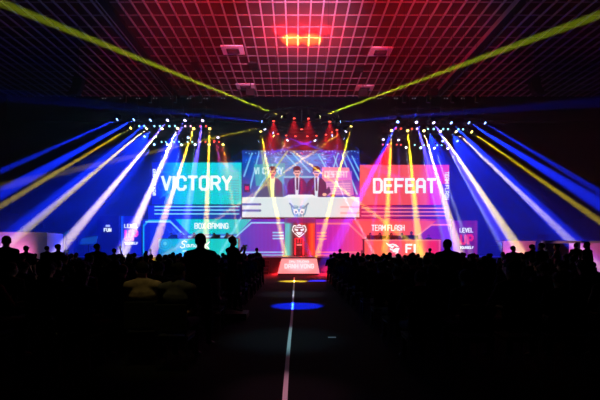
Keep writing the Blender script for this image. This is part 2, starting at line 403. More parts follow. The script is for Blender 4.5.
p.line((314.5, 172.3), (319.5, 172.3), .6, (40, 60, 170))
p.poly([(324, 180), (328, 183), (331, 192), (325, 197), (320, 197), (325, 191)], (40, 38, 90)); p.ell(324.5, 194.5, 2.2, 1.6, (240, 190, 160)); p.ell(333, 195.5, 3, 1.2, (160, 60, 90))
p.poly([(258, 194), (264, 184), (270, 182), (268, 197), (256, 197)], (30, 80, 120), .9)
p.line((261.5, 150.5), (271, 197), 2.2, (250, 245, 130), .45); p.line((287, 152), (254, 197), 1.3, (250, 235, 130), .55); p.line((347, 152), (339, 170), 1.2, (250, 235, 150), .5)
# desk in the picture
p.rect(240, 197.3, 361, 219, (205, 232, 236))
p.poly([(283, 197.3), (288.5, 194.6), (312.5, 194.6), (318, 197.3)], (228, 248, 250)); p.rect(242, 197, 359.5, 198.2, (235, 245, 240), .7)
p.hgrad([(242, (225, 228, 235)), (262, (205, 235, 235)), (330, (215, 230, 228)), (345, (245, 205, 200)), (359, (250, 195, 190))], 198.4, 218, .55)
for y in (204.3, 210.6): p.line((242, y), (260, y), 1.4, (40, 80, 180), .9); p.ell(260, y, 1.3, 1.1, (30, 100, 150))
for y in (207, 213): p.line((341, y), (359.5, y), 1.0, (255, 150, 150), .7)
# horned mask on the desk
p.poly([(292.5, 206.5), (296.8, 208), (301.2, 208), (305.5, 206.5), (305, 212), (301.5, 216.8), (296.5, 216.8), (293, 212)], (70, 160, 195), .95)
for s_ in (-1, 1):
    p.poly([(299+s_*9.2, 203.5), (299+s_*8, 208), (299+s_*7, 213.5), (299+s_*3.5, 217), (299+s_*5.6, 211), (299+s_*7.2, 206)], (50, 140, 175), .9)
    p.path([(299+s_*9.2, 203.5), (299+s_*5, 208), (299+s_*1.2, 207.2)], .9, (60, 120, 150), .9)
    p.ell(299+s_*3.2, 211.6, 2.4, 2.6, (252, 255, 255)); p.ell(299+s_*2.9, 212, .9, 1.1, (60, 120, 160)); p.poly([(299+s_*.4, 205.8), (299+s_*5.2, 205), (299+s_*6.3, 209), (299+s_*1, 209.3)], (90, 175, 200), .6)
p.poly([(297.6, 212), (300.4, 212), (299, 216.8)], (230, 245, 250), .9)
r = screen('led_screen', (242.2, 150.5, 359.4, 217.2), D1, p, 'large centre LED screen showing three hosts in suits behind a white desk')

# lower wall, left half
p = Paint(141, 219, 284.5, 255.2, 2)
p.hgrad([(141, (6, 25, 190)), (170, (8, 35, 200)), (215, (15, 80, 190)), (240, (60, 60, 190)), (262, (90, 45, 185)), (276, (95, 40, 170)), (284, (90, 40, 190))])
p.rect(141, 219, 150, 256, (4, 12, 150), .7); p.rect(240, 219, 285, 222.5, (50, 30, 190), .7)
p.poly([(175, 219.1), (252, 219.1), (237.5, 234.2), (189.5, 234.2)], (0, 200, 205), .97)
for x in range(246, 284, 4): p.line((x, 226), (x, 250), .5, (80, 90, 200), .35)
p.poly([(150, 234), (158, 225), (172, 225), (180, 234), (186, 238), (186, 252), (150, 252)], (10, 45, 190), .7)
for a, b in (((168, 238), (177, 226)), ((172, 240), (180, 232)), ((176, 241), (168, 230)), ((182, 240), (172, 228))): p.line(a, b, .6, (90, 130, 235), .5)
p.path([(143.5, 256), (143.5, 226), (149, 220.5), (170, 220.5)], 1.1, (20, 180, 225), .95)
r = screen('led_screen', (141, 219, 284.5, 255.2), D2, p, 'wide blue and purple LED wall that reads BOX GAMING in a teal panel')
lett(r, 'BOX GAMING', 194.5, 222.8, 228.5, 229, D2, stroke=1.3)
bm = bmesh.new()
pline(bm, [(146, 221.8), (170.5, 221.8), (185.5, 236.5), (236, 236.5), (251.5, 222.8), (284, 222.8)], 1.5, D2-.005)
pline(bm, [(238, 252.2), (283, 252.2)], 1.2, D2-.006); pline(bm, [(238, 255), (283, 255)], .9, D2-.006)
for y in (232.6, 235.6, 238.6): pseg(bm, (272.5, y), (283.8, y), 1.3, D2-.005, ext=0)
obj('line_pattern', bm, glow('pale blue line glow', (125, 205, 245)), r)

# lower wall, right half
p = Paint(315.5, 219, 452, 256, 2)
p.hgrad([(315, (170, 30, 150)), (325, (150, 15, 175)), (345, (190, 50, 150)), (365, (225, 65, 105)), (425, (225, 60, 120)), (440, (150, 15, 150)), (452, (110, 10, 170))])
p.rect(315, 219, 352, 222.5, (150, 30, 160), .6)
p.poly([(352, 221), (436, 221), (417, 236.5), (368, 236.5)], (250, 85, 85), .85)
p.poly([(429, 226), (452, 226), (452, 256), (418, 256), (418, 236)], (110, 15, 165), .75)
for x in range(318, 356, 5): p.line((x, 226), (x, 250), .5, (210, 60, 200), .3)
r = screen('led_screen', (315.5, 219, 452, 256), D2, p, 'wide pink and purple LED wall that reads TEAM FLASH')
lett(r, 'TEAM FLASH', 371.5, 224.6, 404.5, 231, D2, stroke=1.3)
bm = bmesh.new()
pline(bm, [(317, 223.6), (348.5, 223.6), (363.5, 237.8), (414.5, 237.8), (431.5, 224.8), (451, 224.8)], 1.5, D2-.005)
pline(bm, [(316.5, 252.2), (362, 252.2)], 1.2, D2-.006); pline(bm, [(316.5, 255), (362, 255)], .8, D2-.006)
for y in (232.8, 236, 239): pseg(bm, (316.8, y), (326.8, y), 1.3, D2-.005, ext=0)
obj('line_pattern', bm, glow('salmon line glow', (255, 125, 140)), r)

# centre column with colour bars
p = Paint(285, 217.8, 315, 255.6, 2)
p.hgrad([(285, (20, 190, 190)), (289, (15, 195, 185)), (292, (15, 90, 90)), (294, (70, 10, 20)), (298, (150, 12, 30)), (303, (160, 15, 25)), (306.5, (110, 25, 15)), (309, (230, 30, 15)), (312, (252, 90, 20)), (315, (235, 40, 60))])
p.rect(285, 217.5, 315, 223, (70, 20, 130), .8, soft=2); p.rect(288, 218, 312, 222.5, (120, 20, 90), .6, soft=2)
r = screen('led_screen', (285, 217.8, 315, 255.6), D2+.02, p, 'narrow LED screen in the middle shading from teal through red to orange')
# white winged crest hung before it
CR = base('crest', P(299.3, 236.5, 33.7), label='small white winged crest above the red lit trophy stand', cat='emblem')
bm = bmesh.new(); cx = 299.3; dd = 33.7
for s_ in (-1, 1):
    X = lambda v: cx+s_*v
    for q in ([(X(0), 224.2), (X(2.2), 225.2), (X(2.2), 226.2), (X(0), 225.6)], [(X(2.8), 225.5), (X(5.6), 225), (X(7), 227.6), (X(5.9), 227.9), (X(4.8), 226.2), (X(2.8), 226.5)],
              [(X(7), 228), (X(7.4), 230.5), (X(5.5), 233), (X(5.2), 231.6), (X(6.3), 230.2), (X(6), 228.4)], [(X(1), 229.4), (X(5), 228.2), (X(4.6), 230.4), (X(1.6), 231.2)],
              [(X(0), 236.4), (X(4.8), 232.6), (X(4.9), 233.8), (X(0), 237.8)], [(X(0), 232.2), (X(3.6), 231.8), (X(1.6), 234.6), (X(0), 235.2)], [(X(0), 226.9), (X(4.4), 226.9), (X(4), 227.6), (X(0), 228)]):
        ppoly(bm, q if s_ > 0 else q[::-1], dd, 0.06)
obj('emblem_shape', bm, WHITE, CR)
bm = bmesh.new(); ppoly(bm, [(cx, 224.6), (cx+5.6, 225.4), (cx+7, 230), (cx, 237), (cx-7, 230), (cx-5.6, 225.4)], dd+.07, .06)
obj('backing', bm, glow('dark crimson glow', (150, 30, 50), .6), CR)
for x_ in (295.2, 303.4):
    bm = bmesh.new(); a = P(x_, 225.5, 33.8); tube(bm, [a, a+Vector((0, .1, 1.2))], .012, 6)
    obj('hanging_wire', bm, M_BLACK, CR)
c = P(299.3, 230.5, 33.77); obj('bracket', boxm(c.x-.06, c.x+.06, 33.76, 34.05, c.z-.05, c.z+.05), M_BLACK, CR)
# trophy stand with neon edges
c = P(299.3, 256, 31.5)
TS = base('trophy_stand', (c.x, c.y, STAGE_Z), label='slim trophy stand outlined in red neon tubes at the middle of the stage', cat='stand')
hw = .3; top = P(299, 238.5, 31.5).z
obj('base', boxm(c.x-.42, c.x+.42, c.y-.3, c.y+.3, STAGE_Z, STAGE_Z+.08, .01), M_BLACK, TS)
obj('body', boxm(c.x-.26, c.x+.26, c.y-.2, c.y+.2, STAGE_Z+.08, STAGE_Z+.95, .01), mat('dark red lacquer', (.06, .004, .006), .3, spec=.5), TS)
bm = bmesh.new()
tube(bm, [(c.x-hw, c.y-.22, STAGE_Z+.08), (c.x-hw, c.y-.22, top), (c.x+hw, c.y-.22, top), (c.x+hw, c.y-.22, STAGE_Z+.08)], .035, 8)
tube(bm, [(c.x-.1, c.y-.22, STAGE_Z+.95), (c.x-.1, c.y-.22, top)], .012, 6)
tube(bm, [(c.x+.1, c.y-.22, STAGE_Z+.95), (c.x+.1, c.y-.22, top)], .012, 6)
obj('neon_tube', bm, emis('red neon', (1.0, .01, .02), 3.0), TS)
bm = bmesh.new(); box(bm, c.x-.2, c.x+.2, c.y-.25, c.y-.2, STAGE_Z+.78, STAGE_Z+.88)
obj('name_plate', bm, glow('pinkish plate', (255, 150, 150), 1.0), TS)
bm = bmesh.new()
prof = [(.11, 0), (.12, .03), (.04, .06), (.03, .16), (.09, .24), (.13, .36), (.12, .4)]
rings = [[bm.verts.new((c.x+r_*math.cos(a), c.y+r_*math.sin(a), STAGE_Z+.95+z_)) for a in [k*math.pi/8 for k in range(16)]] for r_, z_ in prof]
for a, b in zip(rings, rings[1:]):
    for k in range(16): bm.faces.new((a[k], a[(k+1) % 16], b[(k+1) % 16], b[k]))
bm.faces.new(rings[0])
meta(obj('trophy', bm, mat('trophy metal', (.5, .25, .12), .25, .9), smooth=True), 'small metal trophy cup standing on the red neon stand', 'trophy')

# LEVEL UP panels
def level_up(b, d, cols, up, lab):
    p = Paint(*b, 2.5); p.hgrad(cols)
    r = screen('led_screen', b, d, p, lab)
    x0, y0, x1, y1 = b
    return r
b = (121, 216, 141.5, 255)
r = level_up(b, 32.6, [(121, (6, 70, 200)), (122.5, (6, 90, 215)), (124, (8, 15, 150)), (132, (10, 20, 165)), (141.5, (5, 20, 165))], 0, 'upright dark blue screen that reads LEVEL UP YOURSELF, left end of the stage')
lett(r, 'LEVEL', 124.3, 223.8, 138.2, 228, 32.6, slant=0)
bm = bmesh.new(); word(bm, 'UP', 124.6, 229.2, 138.4, 241.2, 32.59, stroke=2.0, t=.03); obj('lettering', bm, glow('hot pink lettering', (240, 60, 190), 1.0), r)
lett(r, 'YOURSELF', 124.6, 242, 138, 244.6, 32.6, stroke=1.7)
b = (452.5, 220.5, 477.5, 255.8)
r = level_up(b, 32.6, [(452.5, (150, 20, 170)), (457, (120, 15, 130)), (462, (90, 15, 90)), (470, (120, 12, 50)), (473, (95, 8, 30)), (475.5, (130, 25, 50)), (477.5, (110, 20, 50))], 0, 'upright crimson screen that reads LEVEL UP YOURSELF, right end of the stage')
lett(r, 'LEVEL', 459.5, 227.8, 473.2, 232.6, 32.6)
bm = bmesh.new(); word(bm, 'UP', 459.8, 234, 473.5, 245, 32.59, stroke=2.0, t=.03); obj('lettering', bm, glow('red lettering', (225, 30, 50), 1.0), r)
lett(r, 'YOURSELF', 460, 246.2, 473.5, 249, 32.6, stroke=1.7)

# posts behind the screens
for px, lab in ((165, 'black upright post behind the left part of the VICTORY screen'), (228, 'black upright post behind the right part of the VICTORY screen'), (270, 'black upright post behind the left part of the centre screen'),
                (332, 'black upright post behind the right part of the centre screen'), (375, 'black upright post behind the left part of the DEFEAT screen'), (436, 'black upright post behind the right part of the DEFEAT screen')):
    c = P(px, 166, 34.6); r = base('support_post', (c.x, 34.62, STAGE_Z), label=lab, cat='post')
    obj('upright', boxm(c.x-.06, c.x+.06, 34.5, 34.66, STAGE_Z, c.z), M_BLACK, r); obj('foot_plate', boxm(c.x-.3, c.x+.3, 34.45, 35.3, STAGE_Z, STAGE_Z+.04), M_BLACK, r)
    bm = bmesh.new(); tube(bm, [(c.x, 34.6, STAGE_Z+2.2), (c.x, 35.25, STAGE_Z+.04)], .03, 6); obj('brace', bm, M_BLACK, r)
# team desks with LED fronts
DD = 31.0
def desk(b, cols, lab, extra):
    x0, y0, x1, y1 = b
    A = P(x0, y1, DD); B = P(x1, y0, DD)
    r = base('team_desk', ((A.x+B.x)/2, DD, STAGE_Z), label=lab, cat='desk', group='team desks on the stage')
    obj('desk_top', boxm(A.x-.05, B.x+.05, DD+.03, DD+.95, B.z-.02, B.z+.04, .008), M_BLACK, r)
    obj('side_panel', boxm(A.x, A.x+.06, DD+.05, DD+.9, STAGE_Z, B.z-.02), M_BLACK, r)
    obj('side_panel', boxm(B.x-.06, B.x, DD+.05, DD+.9, STAGE_Z, B.z-.02), M_BLACK, r)
    obj('front_panel', boxm(A.x, B.x, DD+.012, DD+.05, STAGE_Z, B.z-.02), M_BLACK, r)
    p = Paint(x0, y0, x1, 255.9, 2.5); p.hgrad(cols); extra(p); p.obj('display', DD, r)
    return r
def ex_l(p):
    for rr_, wd in ((6.2, 1.0), (3.6, 1.2)): p.ring(165, 243.5, rr_, wd, (60, 190, 225), .8)
    p.ell(165, 243.5, 2, 2, (120, 220, 235), .8); p.line((172, 243), (182, 243), .8, (40, 170, 210), .6); p.line((174, 248), (184, 248), .8, (40, 170, 210), .5)
L_desk = desk((158.5, 238.8, 238, 257), [(158, (10, 110, 190)), (166, (12, 150, 190)), (185, (5, 195, 195)), (225, (0, 200, 195)), (237, (5, 190, 205))], 'long teal LED fronted desk of the left team', ex_l)
bm = bmesh.new()
pline(bm, [(186.5, 242), (184.5, 240.9), (182.3, 241.8), (182, 243.4), (184.8, 244.8), (184.6, 247.2), (182, 248), (180.4, 246.8)], .9, DD-.005)
pline(bm, [(188.6, 244.4), (187, 244.6), (186.8, 247), (188.4, 247), (189, 244.4), (189.6, 247)], .7, DD-.005)
pline(bm, [(191, 247.2), (191.4, 244.4), (193.2, 244.4), (193.2, 247.2)], .7, DD-.005)
pline(bm, [(195, 244.8), (194.4, 246.6), (196, 247.2), (196.8, 244.6), (196.4, 249.4), (194.6, 249.6)], .7, DD-.005)
pline(bm, [(205.6, 247.8), (205.4, 243.2)], 1, DD-.005); pline(bm, [(209.4, 242), (206, 245.4), (209, 248.6)], 1, DD-.005)
pline(bm, [(183, 251), (209, 251)], .7, DD-.005)
obj('lettering', bm, WHITE, L_desk)
def ex_r(p):
    p.rect(431, 240, 436.5, 256, (240, 30, 70), .9, soft=2)
    p.line((364, 240.2), (440.5, 240.2), .7, (255, 180, 170), .5)
    p.line((439.6, 240), (439.6, 256), 1, (235, 120, 150), .7)
R_desk = desk((364.5, 239.6, 441, 257), [(364, (245, 80, 85)), (382, (250, 95, 70)), (392, (240, 75, 120)), (405, (255, 90, 80)), (422, (255, 125, 70)), (430, (235, 40, 70)), (441, (215, 25, 80))], 'long red LED fronted desk of the right team', ex_r)
bm = bmesh.new()
for q in ([(385.6, 242.4), (388.6, 244), (392.5, 244.2), (391, 245.6), (394.4, 246.2), (392.6, 248.6), (389, 246.6), (387.2, 244.8)],
          [(391.5, 243.4), (396, 244.4), (399, 247), (396.4, 246.8), (394.6, 246), (392.8, 245)], [(389.8, 248), (393.2, 249.6), (396.2, 247.6), (399.6, 248), (398.6, 250), (394.8, 252.4), (391.4, 252), (393.6, 251), (390, 250)],
          [(394, 249.4), (398.4, 249.2), (398.2, 253), (394.8, 253.8), (396.4, 251.4)]):
    ppoly(bm, q, DD-.005, .03)
pline(bm, [(406.3, 252.3), (406.3, 244.8), (411.6, 244.8)], 1.9, DD-.004); pline(bm, [(406.3, 248.4), (410.4, 248.4)], 1.8, DD-.004)
pline(bm, [(414.6, 244.8), (414.6, 252.3)], 1.9, DD-.004)
obj('lettering', bm, WHITE, R_desk)

# slanted sign at the foot of the stage
q = [P(281.5, 258.6, 25.9), P(316.8, 258.6, 25.9), P(319.6, 273.6, 25.0), P(277.6, 273.6, 25.0)]
SG = base('slanted_sign', ((q[2].x+q[3].x)/2, 25.3, 0), label='glowing pink slanted sign on the floor before the stage', cat='sign')
bm = bmesh.new()
bk = [Vector((v.x, 26.4, z_)) for v, z_ in zip(q, (q[0].z, q[1].z, 0, 0))]
F_ = [bm.verts.new(v+Vector((0, .03, -.02))) for v in q]; B_ = [bm.verts.new(v) for v in bk]
bm.faces.new(F_); bm.faces.new(B_[::-1])
for k in range(4): bm.faces.new((F_[k], F_[(k+1) % 4], B_[(k+1) % 4], B_[k]))
obj('body', bm, M_BLACK, SG)
n1, n2 = 70, 36
vs = []; cs = []
for j in range(n2):
    for i in range(n1):
        s_, t_ = i/(n1-1), j/(n2-1)
        a = q[0].lerp(q[1], s_); b_ = q[3].lerp(q[2], s_); vs.append(a.lerp(b_, t_))
        dx = abs(s_-.5)*2
        wv = max(0, 1-((s_-.52)/.42)**2-((t_-.5)/.5)**2)
        base_c = np.array((250, 150, 150))*(1-wv)+np.array((255, 200, 212))*wv
        if t_ > .75: base_c = base_c*(1-(t_-.75)*.8)+np.array((245, 95, 110))*(t_-.75)*.8
        cs.append(base_c)
me = bpy.data.meshes.new('display'); me.from_pydata(vs, [], [(j*n1+i, (j+1)*n1+i, (j+1)*n1+i+1, j*n1+i+1) for j in range(n2-1) for i in range(n1-1)])
ca = me.color_attributes.new('picture', 'FLOAT_COLOR', 'POINT')
for i, c_ in enumerate(cs): ca.data[i].color = (*L3(c_), 1)
link_mesh('display', me, led_mat(), SG)
def sign_word(text, x0, y0, x1, y1, st):
    bm = bmesh.new(); word(bm, text, x0, y0, x1, y1, 25.0, stroke=st, t=.01)
    # lay the letters on the slanted face
    for v in bm.verts:
        k = (v.co.z-q[3].z)/(q[0].z-q[3].z); py = CY-(v.co.z-EYE)*F/25.0
        fz = (273.6-py)/15.0; yy = 25.0+.9*fz; sc_ = yy/25.0
        off = v.co.y-25.0
        v.co.x *= sc_; v.co.z = EYE+(v.co.z-EYE)*sc_; v.co.y = yy-.012+off
    obj('lettering', bm, glow('sign lettering glow', (255, 236, 242), .95), SG)
sign_word('DAU TRUONG', 289, 260.4, 309, 262.6, 1.5)
sign_word('DANH VONG', 284.5, 263.6, 314, 268.6, 1.7)
#@@LIGHTS
# ------------------------------------------------------------------ trusses
TZ = 10.0
def truss_line(a, b, s_=0.3, cables=4, label=''):
    a = Vector(a); b = Vector(b); r = base('lighting_truss', (a+b)/2, label=label, cat='truss')
    bm = bmesh.new(); u = (b-a).normalized(); n = Vector((-u.y, u.x, 0)); z = Vector((0, 0, 1)); L = (b-a).length
    cs = [n*s_/2, n*-s_/2, n*s_/2+z*s_, n*-s_/2+z*s_]
    for c_ in cs: tube(bm, [a+c_, b+c_], .025, 6)
    k = int(L/.5)
    for i in range(k):
        p0 = a+u*L*i/k; p1 = a+u*L*(i+1)/k
        for c0, c1 in ((cs[0], cs[2]), (cs[1], cs[3]), (cs[2], cs[3])): tube(bm, [p0+c0, p1+c1], .012, 4, caps=False)
    obj('lattice', bm, M_STEEL, r)
    for i in range(cables):
        p_ = a+u*L*(i+.5)/cables+z*s_
        bm = bmesh.new(); tube(bm, [p_, Vector((p_.x, p_.y, CEIL+.12))], .012, 5); obj('hoist_cable', bm, M_BLACK, r)
        obj('hoist_motor', boxm(p_.x-.1, p_.x+.1, p_.y-.1, p_.y+.1, p_.z+.4, p_.z+.85, .02), M_BLACK, r)
def tl(pxa, pxb, d, label):
    truss_line((P(pxa, 100, d).x, d, TZ+.28), (P(pxb, 100, d).x, d, TZ+.28), label=label)
tl(112, 213, 27.1, 'left front black lighting truss carrying the upper row of blue beams')
tl(392, 489, 27.1, 'right front black lighting truss carrying the upper row of blue beams')
tl(126, 216, 29.2, 'left middle black lighting truss carrying the yellow beams')
tl(385, 476, 29.2, 'right middle black lighting truss carrying the yellow beams')
tl(143, 222, 31.2, 'left black lighting truss between the middle and rear ones')
tl(380, 460, 31.2, 'right black lighting truss between the middle and rear ones')
tl(140, 228, 33.2, 'left rear black lighting truss nearest the teal screen')
tl(378, 462, 33.2, 'right rear black lighting truss nearest the pink screen')
# ring truss in the middle
RC = Vector((0.38, 29.2, TZ+.28)); RR = 2.45
r = base('ring_truss', RC, label='round black lighting truss with red lamps above the centre screen', cat='truss')
bm = bmesh.new()
def circ(rad, z, n=48): return [RC+Vector((rad*math.cos(2*math.pi*k/n), rad*math.sin(2*math.pi*k/n), z)) for k in range(n+1)]
for rad, z in ((RR-.15, 0), (RR+.15, 0), (RR-.15, .3), (RR+.15, .3)): tube(bm, circ(rad, z), .025, 6, caps=False)
A_, B_, C_ = circ(RR-.15, 0), circ(RR+.15, .3), circ(RR-.15, .3)
for k in range(0, 48): tube(bm, [A_[k], C_[k+1]], .012, 4, caps=False); tube(bm, [C_[k], B_[k+1]], .012, 4, caps=False)
obj('lattice', bm, M_STEEL, r)
bm = bmesh.new(); tube(bm, [RC+Vector((-RR, 0, .15)), RC+Vector((RR, 0, .15))], .04, 8); tube(bm, [RC+Vector((0, -RR, .15)), RC+Vector((0, RR, .15))], .04, 8); obj('cross_bar', bm, M_STEEL, r)
for k in range(4):
    p_ = RC+Vector((RR*math.cos(k*math.pi/2+.78), RR*math.sin(k*math.pi/2+.78), .3)); bm = bmesh.new(); tube(bm, [p_, Vector((p_.x, p_.y, CEIL+.12))], .012, 5); obj('hoist_cable', bm, M_BLACK, r)
# ------------------------------------------------------------------ moving head lamps
def mesh_of(bm, name, m=None, smooth=False):
    bmesh.ops.recalc_face_normals(bm, faces=bm.faces); me = bpy.data.meshes.new(name); bm.to_mesh(me); bm.free()
    if smooth:
        for p_ in me.polygons: p_.use_smooth = True
    if m: me.materials.append(m)
    return me
S_ = 1.0
ME_BASE = mesh_of(boxm(-.17, .17, -.12, .12, .12, .26, .02), 'base', M_BLACK)
bm = bmesh.new(); box(bm, -.19, -.15, -.05, .05, -.16, .14, .01); box(bm, .15, .19, -.05, .05, -.16, .14, .01); box(bm, -.19, .19, -.05, .05, .09, .14, .01); ME_YOKE = mesh_of(bm, 'yoke', M_BLACK)
bm = bmesh.new(); tube(bm, [(0, 0, .16), (0, 0, .1), (0, 0, -.1), (0, 0, -.2)], .09, 14, r2=.125); ME_HEAD = mesh_of(bm, 'head', M_BLACK)
bm = bmesh.new(); tube(bm, [(0, 0, -.2), (0, 0, -.215)], .105, 14); ME_LENS = mesh_of(bm, 'lens')
bm = bmesh.new(); tube(bm, [(0, 0, .12), (0, 0, -.08)], .08, 12, r2=.1); ME_CAN = mesh_of(bm, 'can', M_BLACK)
bm = bmesh.new(); tube(bm, [(0, 0, -.08), (0, 0, -.09)], .085, 12); ME_CLENS = mesh_of(bm, 'lens')
bm = bmesh.new(); tube(bm, [(-.11, 0, 0), (-.11, 0, .18), (.11, 0, .18), (.11, 0, 0)], .012, 6); tube(bm, [(0, 0, .18), (0, 0, .28)], .02, 6); ME_BRK = mesh_of(bm, 'bracket', M_BLACK)
COLS = {  # light colour (linear), lens colour
 'blue': ((.004, .022, 1.0), (.25, .42, 1.0)), 'yellow': ((1.0, .72, .01), (1.0, .75, .15)), 'gold': ((1.0, .60, .03), (1.0, .68, .12)), 'cream': ((1.0, .80, .24), (1.0, .8, .3)),
 'white': ((.62, .74, 1.0), (.8, .9, 1.0)), 'violet': ((.09, .06, 1.0), (.6, .5, 1.0)), 'teal': ((.35, .8, .9), (.6, .95, 1.0)), 'red': ((1.0, .012, .02), (1.0, .07, .05)), 'cyan': ((.05, .6, 1.0), (.3, .8, 1.0)), 'pink': ((1.0, .1, .35), (1.0, .45, .6)),
 'rose': ((1.0, .38, .55), (1.0, .6, .7)), 'lilac': ((.5, .36, .75), (.8, .7, 1.0)), 'orange': ((1.0, .25, .02), (1.0, .5, .2)), 'lime': ((.8, 1.0, .02), (1.0, 1.0, .4))}
def spot(parent, aim_quat, col, power, deg, off=-.23, blend=.35, radius=.05):
    ld = bpy.data.lights.new('lamp_light', 'SPOT'); ld.energy = power; ld.color = COLS[col][0]; ld.spot_size = math.radians(deg); ld.spot_blend = blend; ld.shadow_soft_size = radius
    lo = bpy.data.objects.new('lamp_light', ld); COL.objects.link(lo); lo.parent = parent; lo.location = aim_quat @ Vector((0, 0, off)); lo.rotation_mode = 'QUATERNION'; lo.rotation_quaternion = aim_quat
    return lo
def hang(r, top, anchor, cross=True):
    bm = bmesh.new(); top = Vector(top); anchor = Vector(anchor)
    if (top-anchor).length > .02: tube(bm, [top, anchor], .018, 6)
    if cross: box(bm, anchor.x-.025, anchor.x+.025, anchor.y-.18, anchor.y+.18, anchor.z-.03, anchor.z+.01)
    for v in bm.verts: v.co -= r.location
    return obj('hanger_bar', bm, M_BLACK, r)
def ring_anchor(p):
    v = Vector((p[0]-RC.x, p[1]-RC.y, 0)); v = v.normalized()*RR
    return Vector((RC.x+v.x, RC.y+v.y, RC.z))
def head_lamp(pos, target, col, power, deg, label, group, lens=14.0, scale=1.0, blend=.35, anchor=None):
    pos = Vector(pos); r = empty('moving_head_lamp', pos, label=label, cat='stage light', group=group)
    q_ = (Vector(target)-pos).to_track_quat('-Z', 'Y')
    b_ = link_mesh('base', ME_BASE, None, r); y_ = link_mesh('yoke', ME_YOKE, None, r)
    h_ = link_mesh('head', ME_HEAD, None, r); l_ = link_mesh('lens', ME_LENS, None, h_)
    if not ME_LENS.materials: ME_LENS.materials.append(None)
    l_.material_slots[0].link = 'OBJECT'; l_.material_slots[0].material = emis('lens_'+col+str(lens), COLS[col][1], lens)
    h_.rotation_mode = 'QUATERNION'; h_.rotation_quaternion = q_
    for o in (b_, y_, h_): o.scale = (scale,)*3
    if anchor is not None: hang(r, pos+Vector((0, 0, .25*scale)), anchor, cross=anchor[2] < TZ+.3 and 'ring' not in group)
    spot(r, q_, col, power*BEAM, deg, off=-.23*scale, blend=blend)
    return r
def par_can(pos, target, col, label, group, power=0, deg=30, lens=6.0, scale=1.0, blend=1.0, anchor=None):
    pos = Vector(pos); r = empty('par_can_lamp', pos, label=label, cat='stage light', group=group)
    q_ = (Vector(target)-pos).to_track_quat('-Z', 'Y')
    k_ = link_mesh('bracket', ME_BRK, None, r); h_ = link_mesh('can', ME_CAN, None, r); l_ = link_mesh('lens', ME_CLENS, None, h_)
    if not ME_CLENS.materials: ME_CLENS.materials.append(None)
    l_.material_slots[0].link = 'OBJECT'; l_.material_slots[0].material = emis('lens_'+col+str(lens), COLS[col][1], lens)
    h_.rotation_mode = 'QUATERNION'; h_.rotation_quaternion = q_
    for o in (k_, h_): o.scale = (scale,)*3
    if anchor is not None: hang(r, pos+Vector((0, 0, .27*scale)), anchor, cross='ring' not in group)
    if power: spot(r, q_, col, power*BEAM, deg, off=-.11*scale, blend=blend)
    return r
K = 100000.0
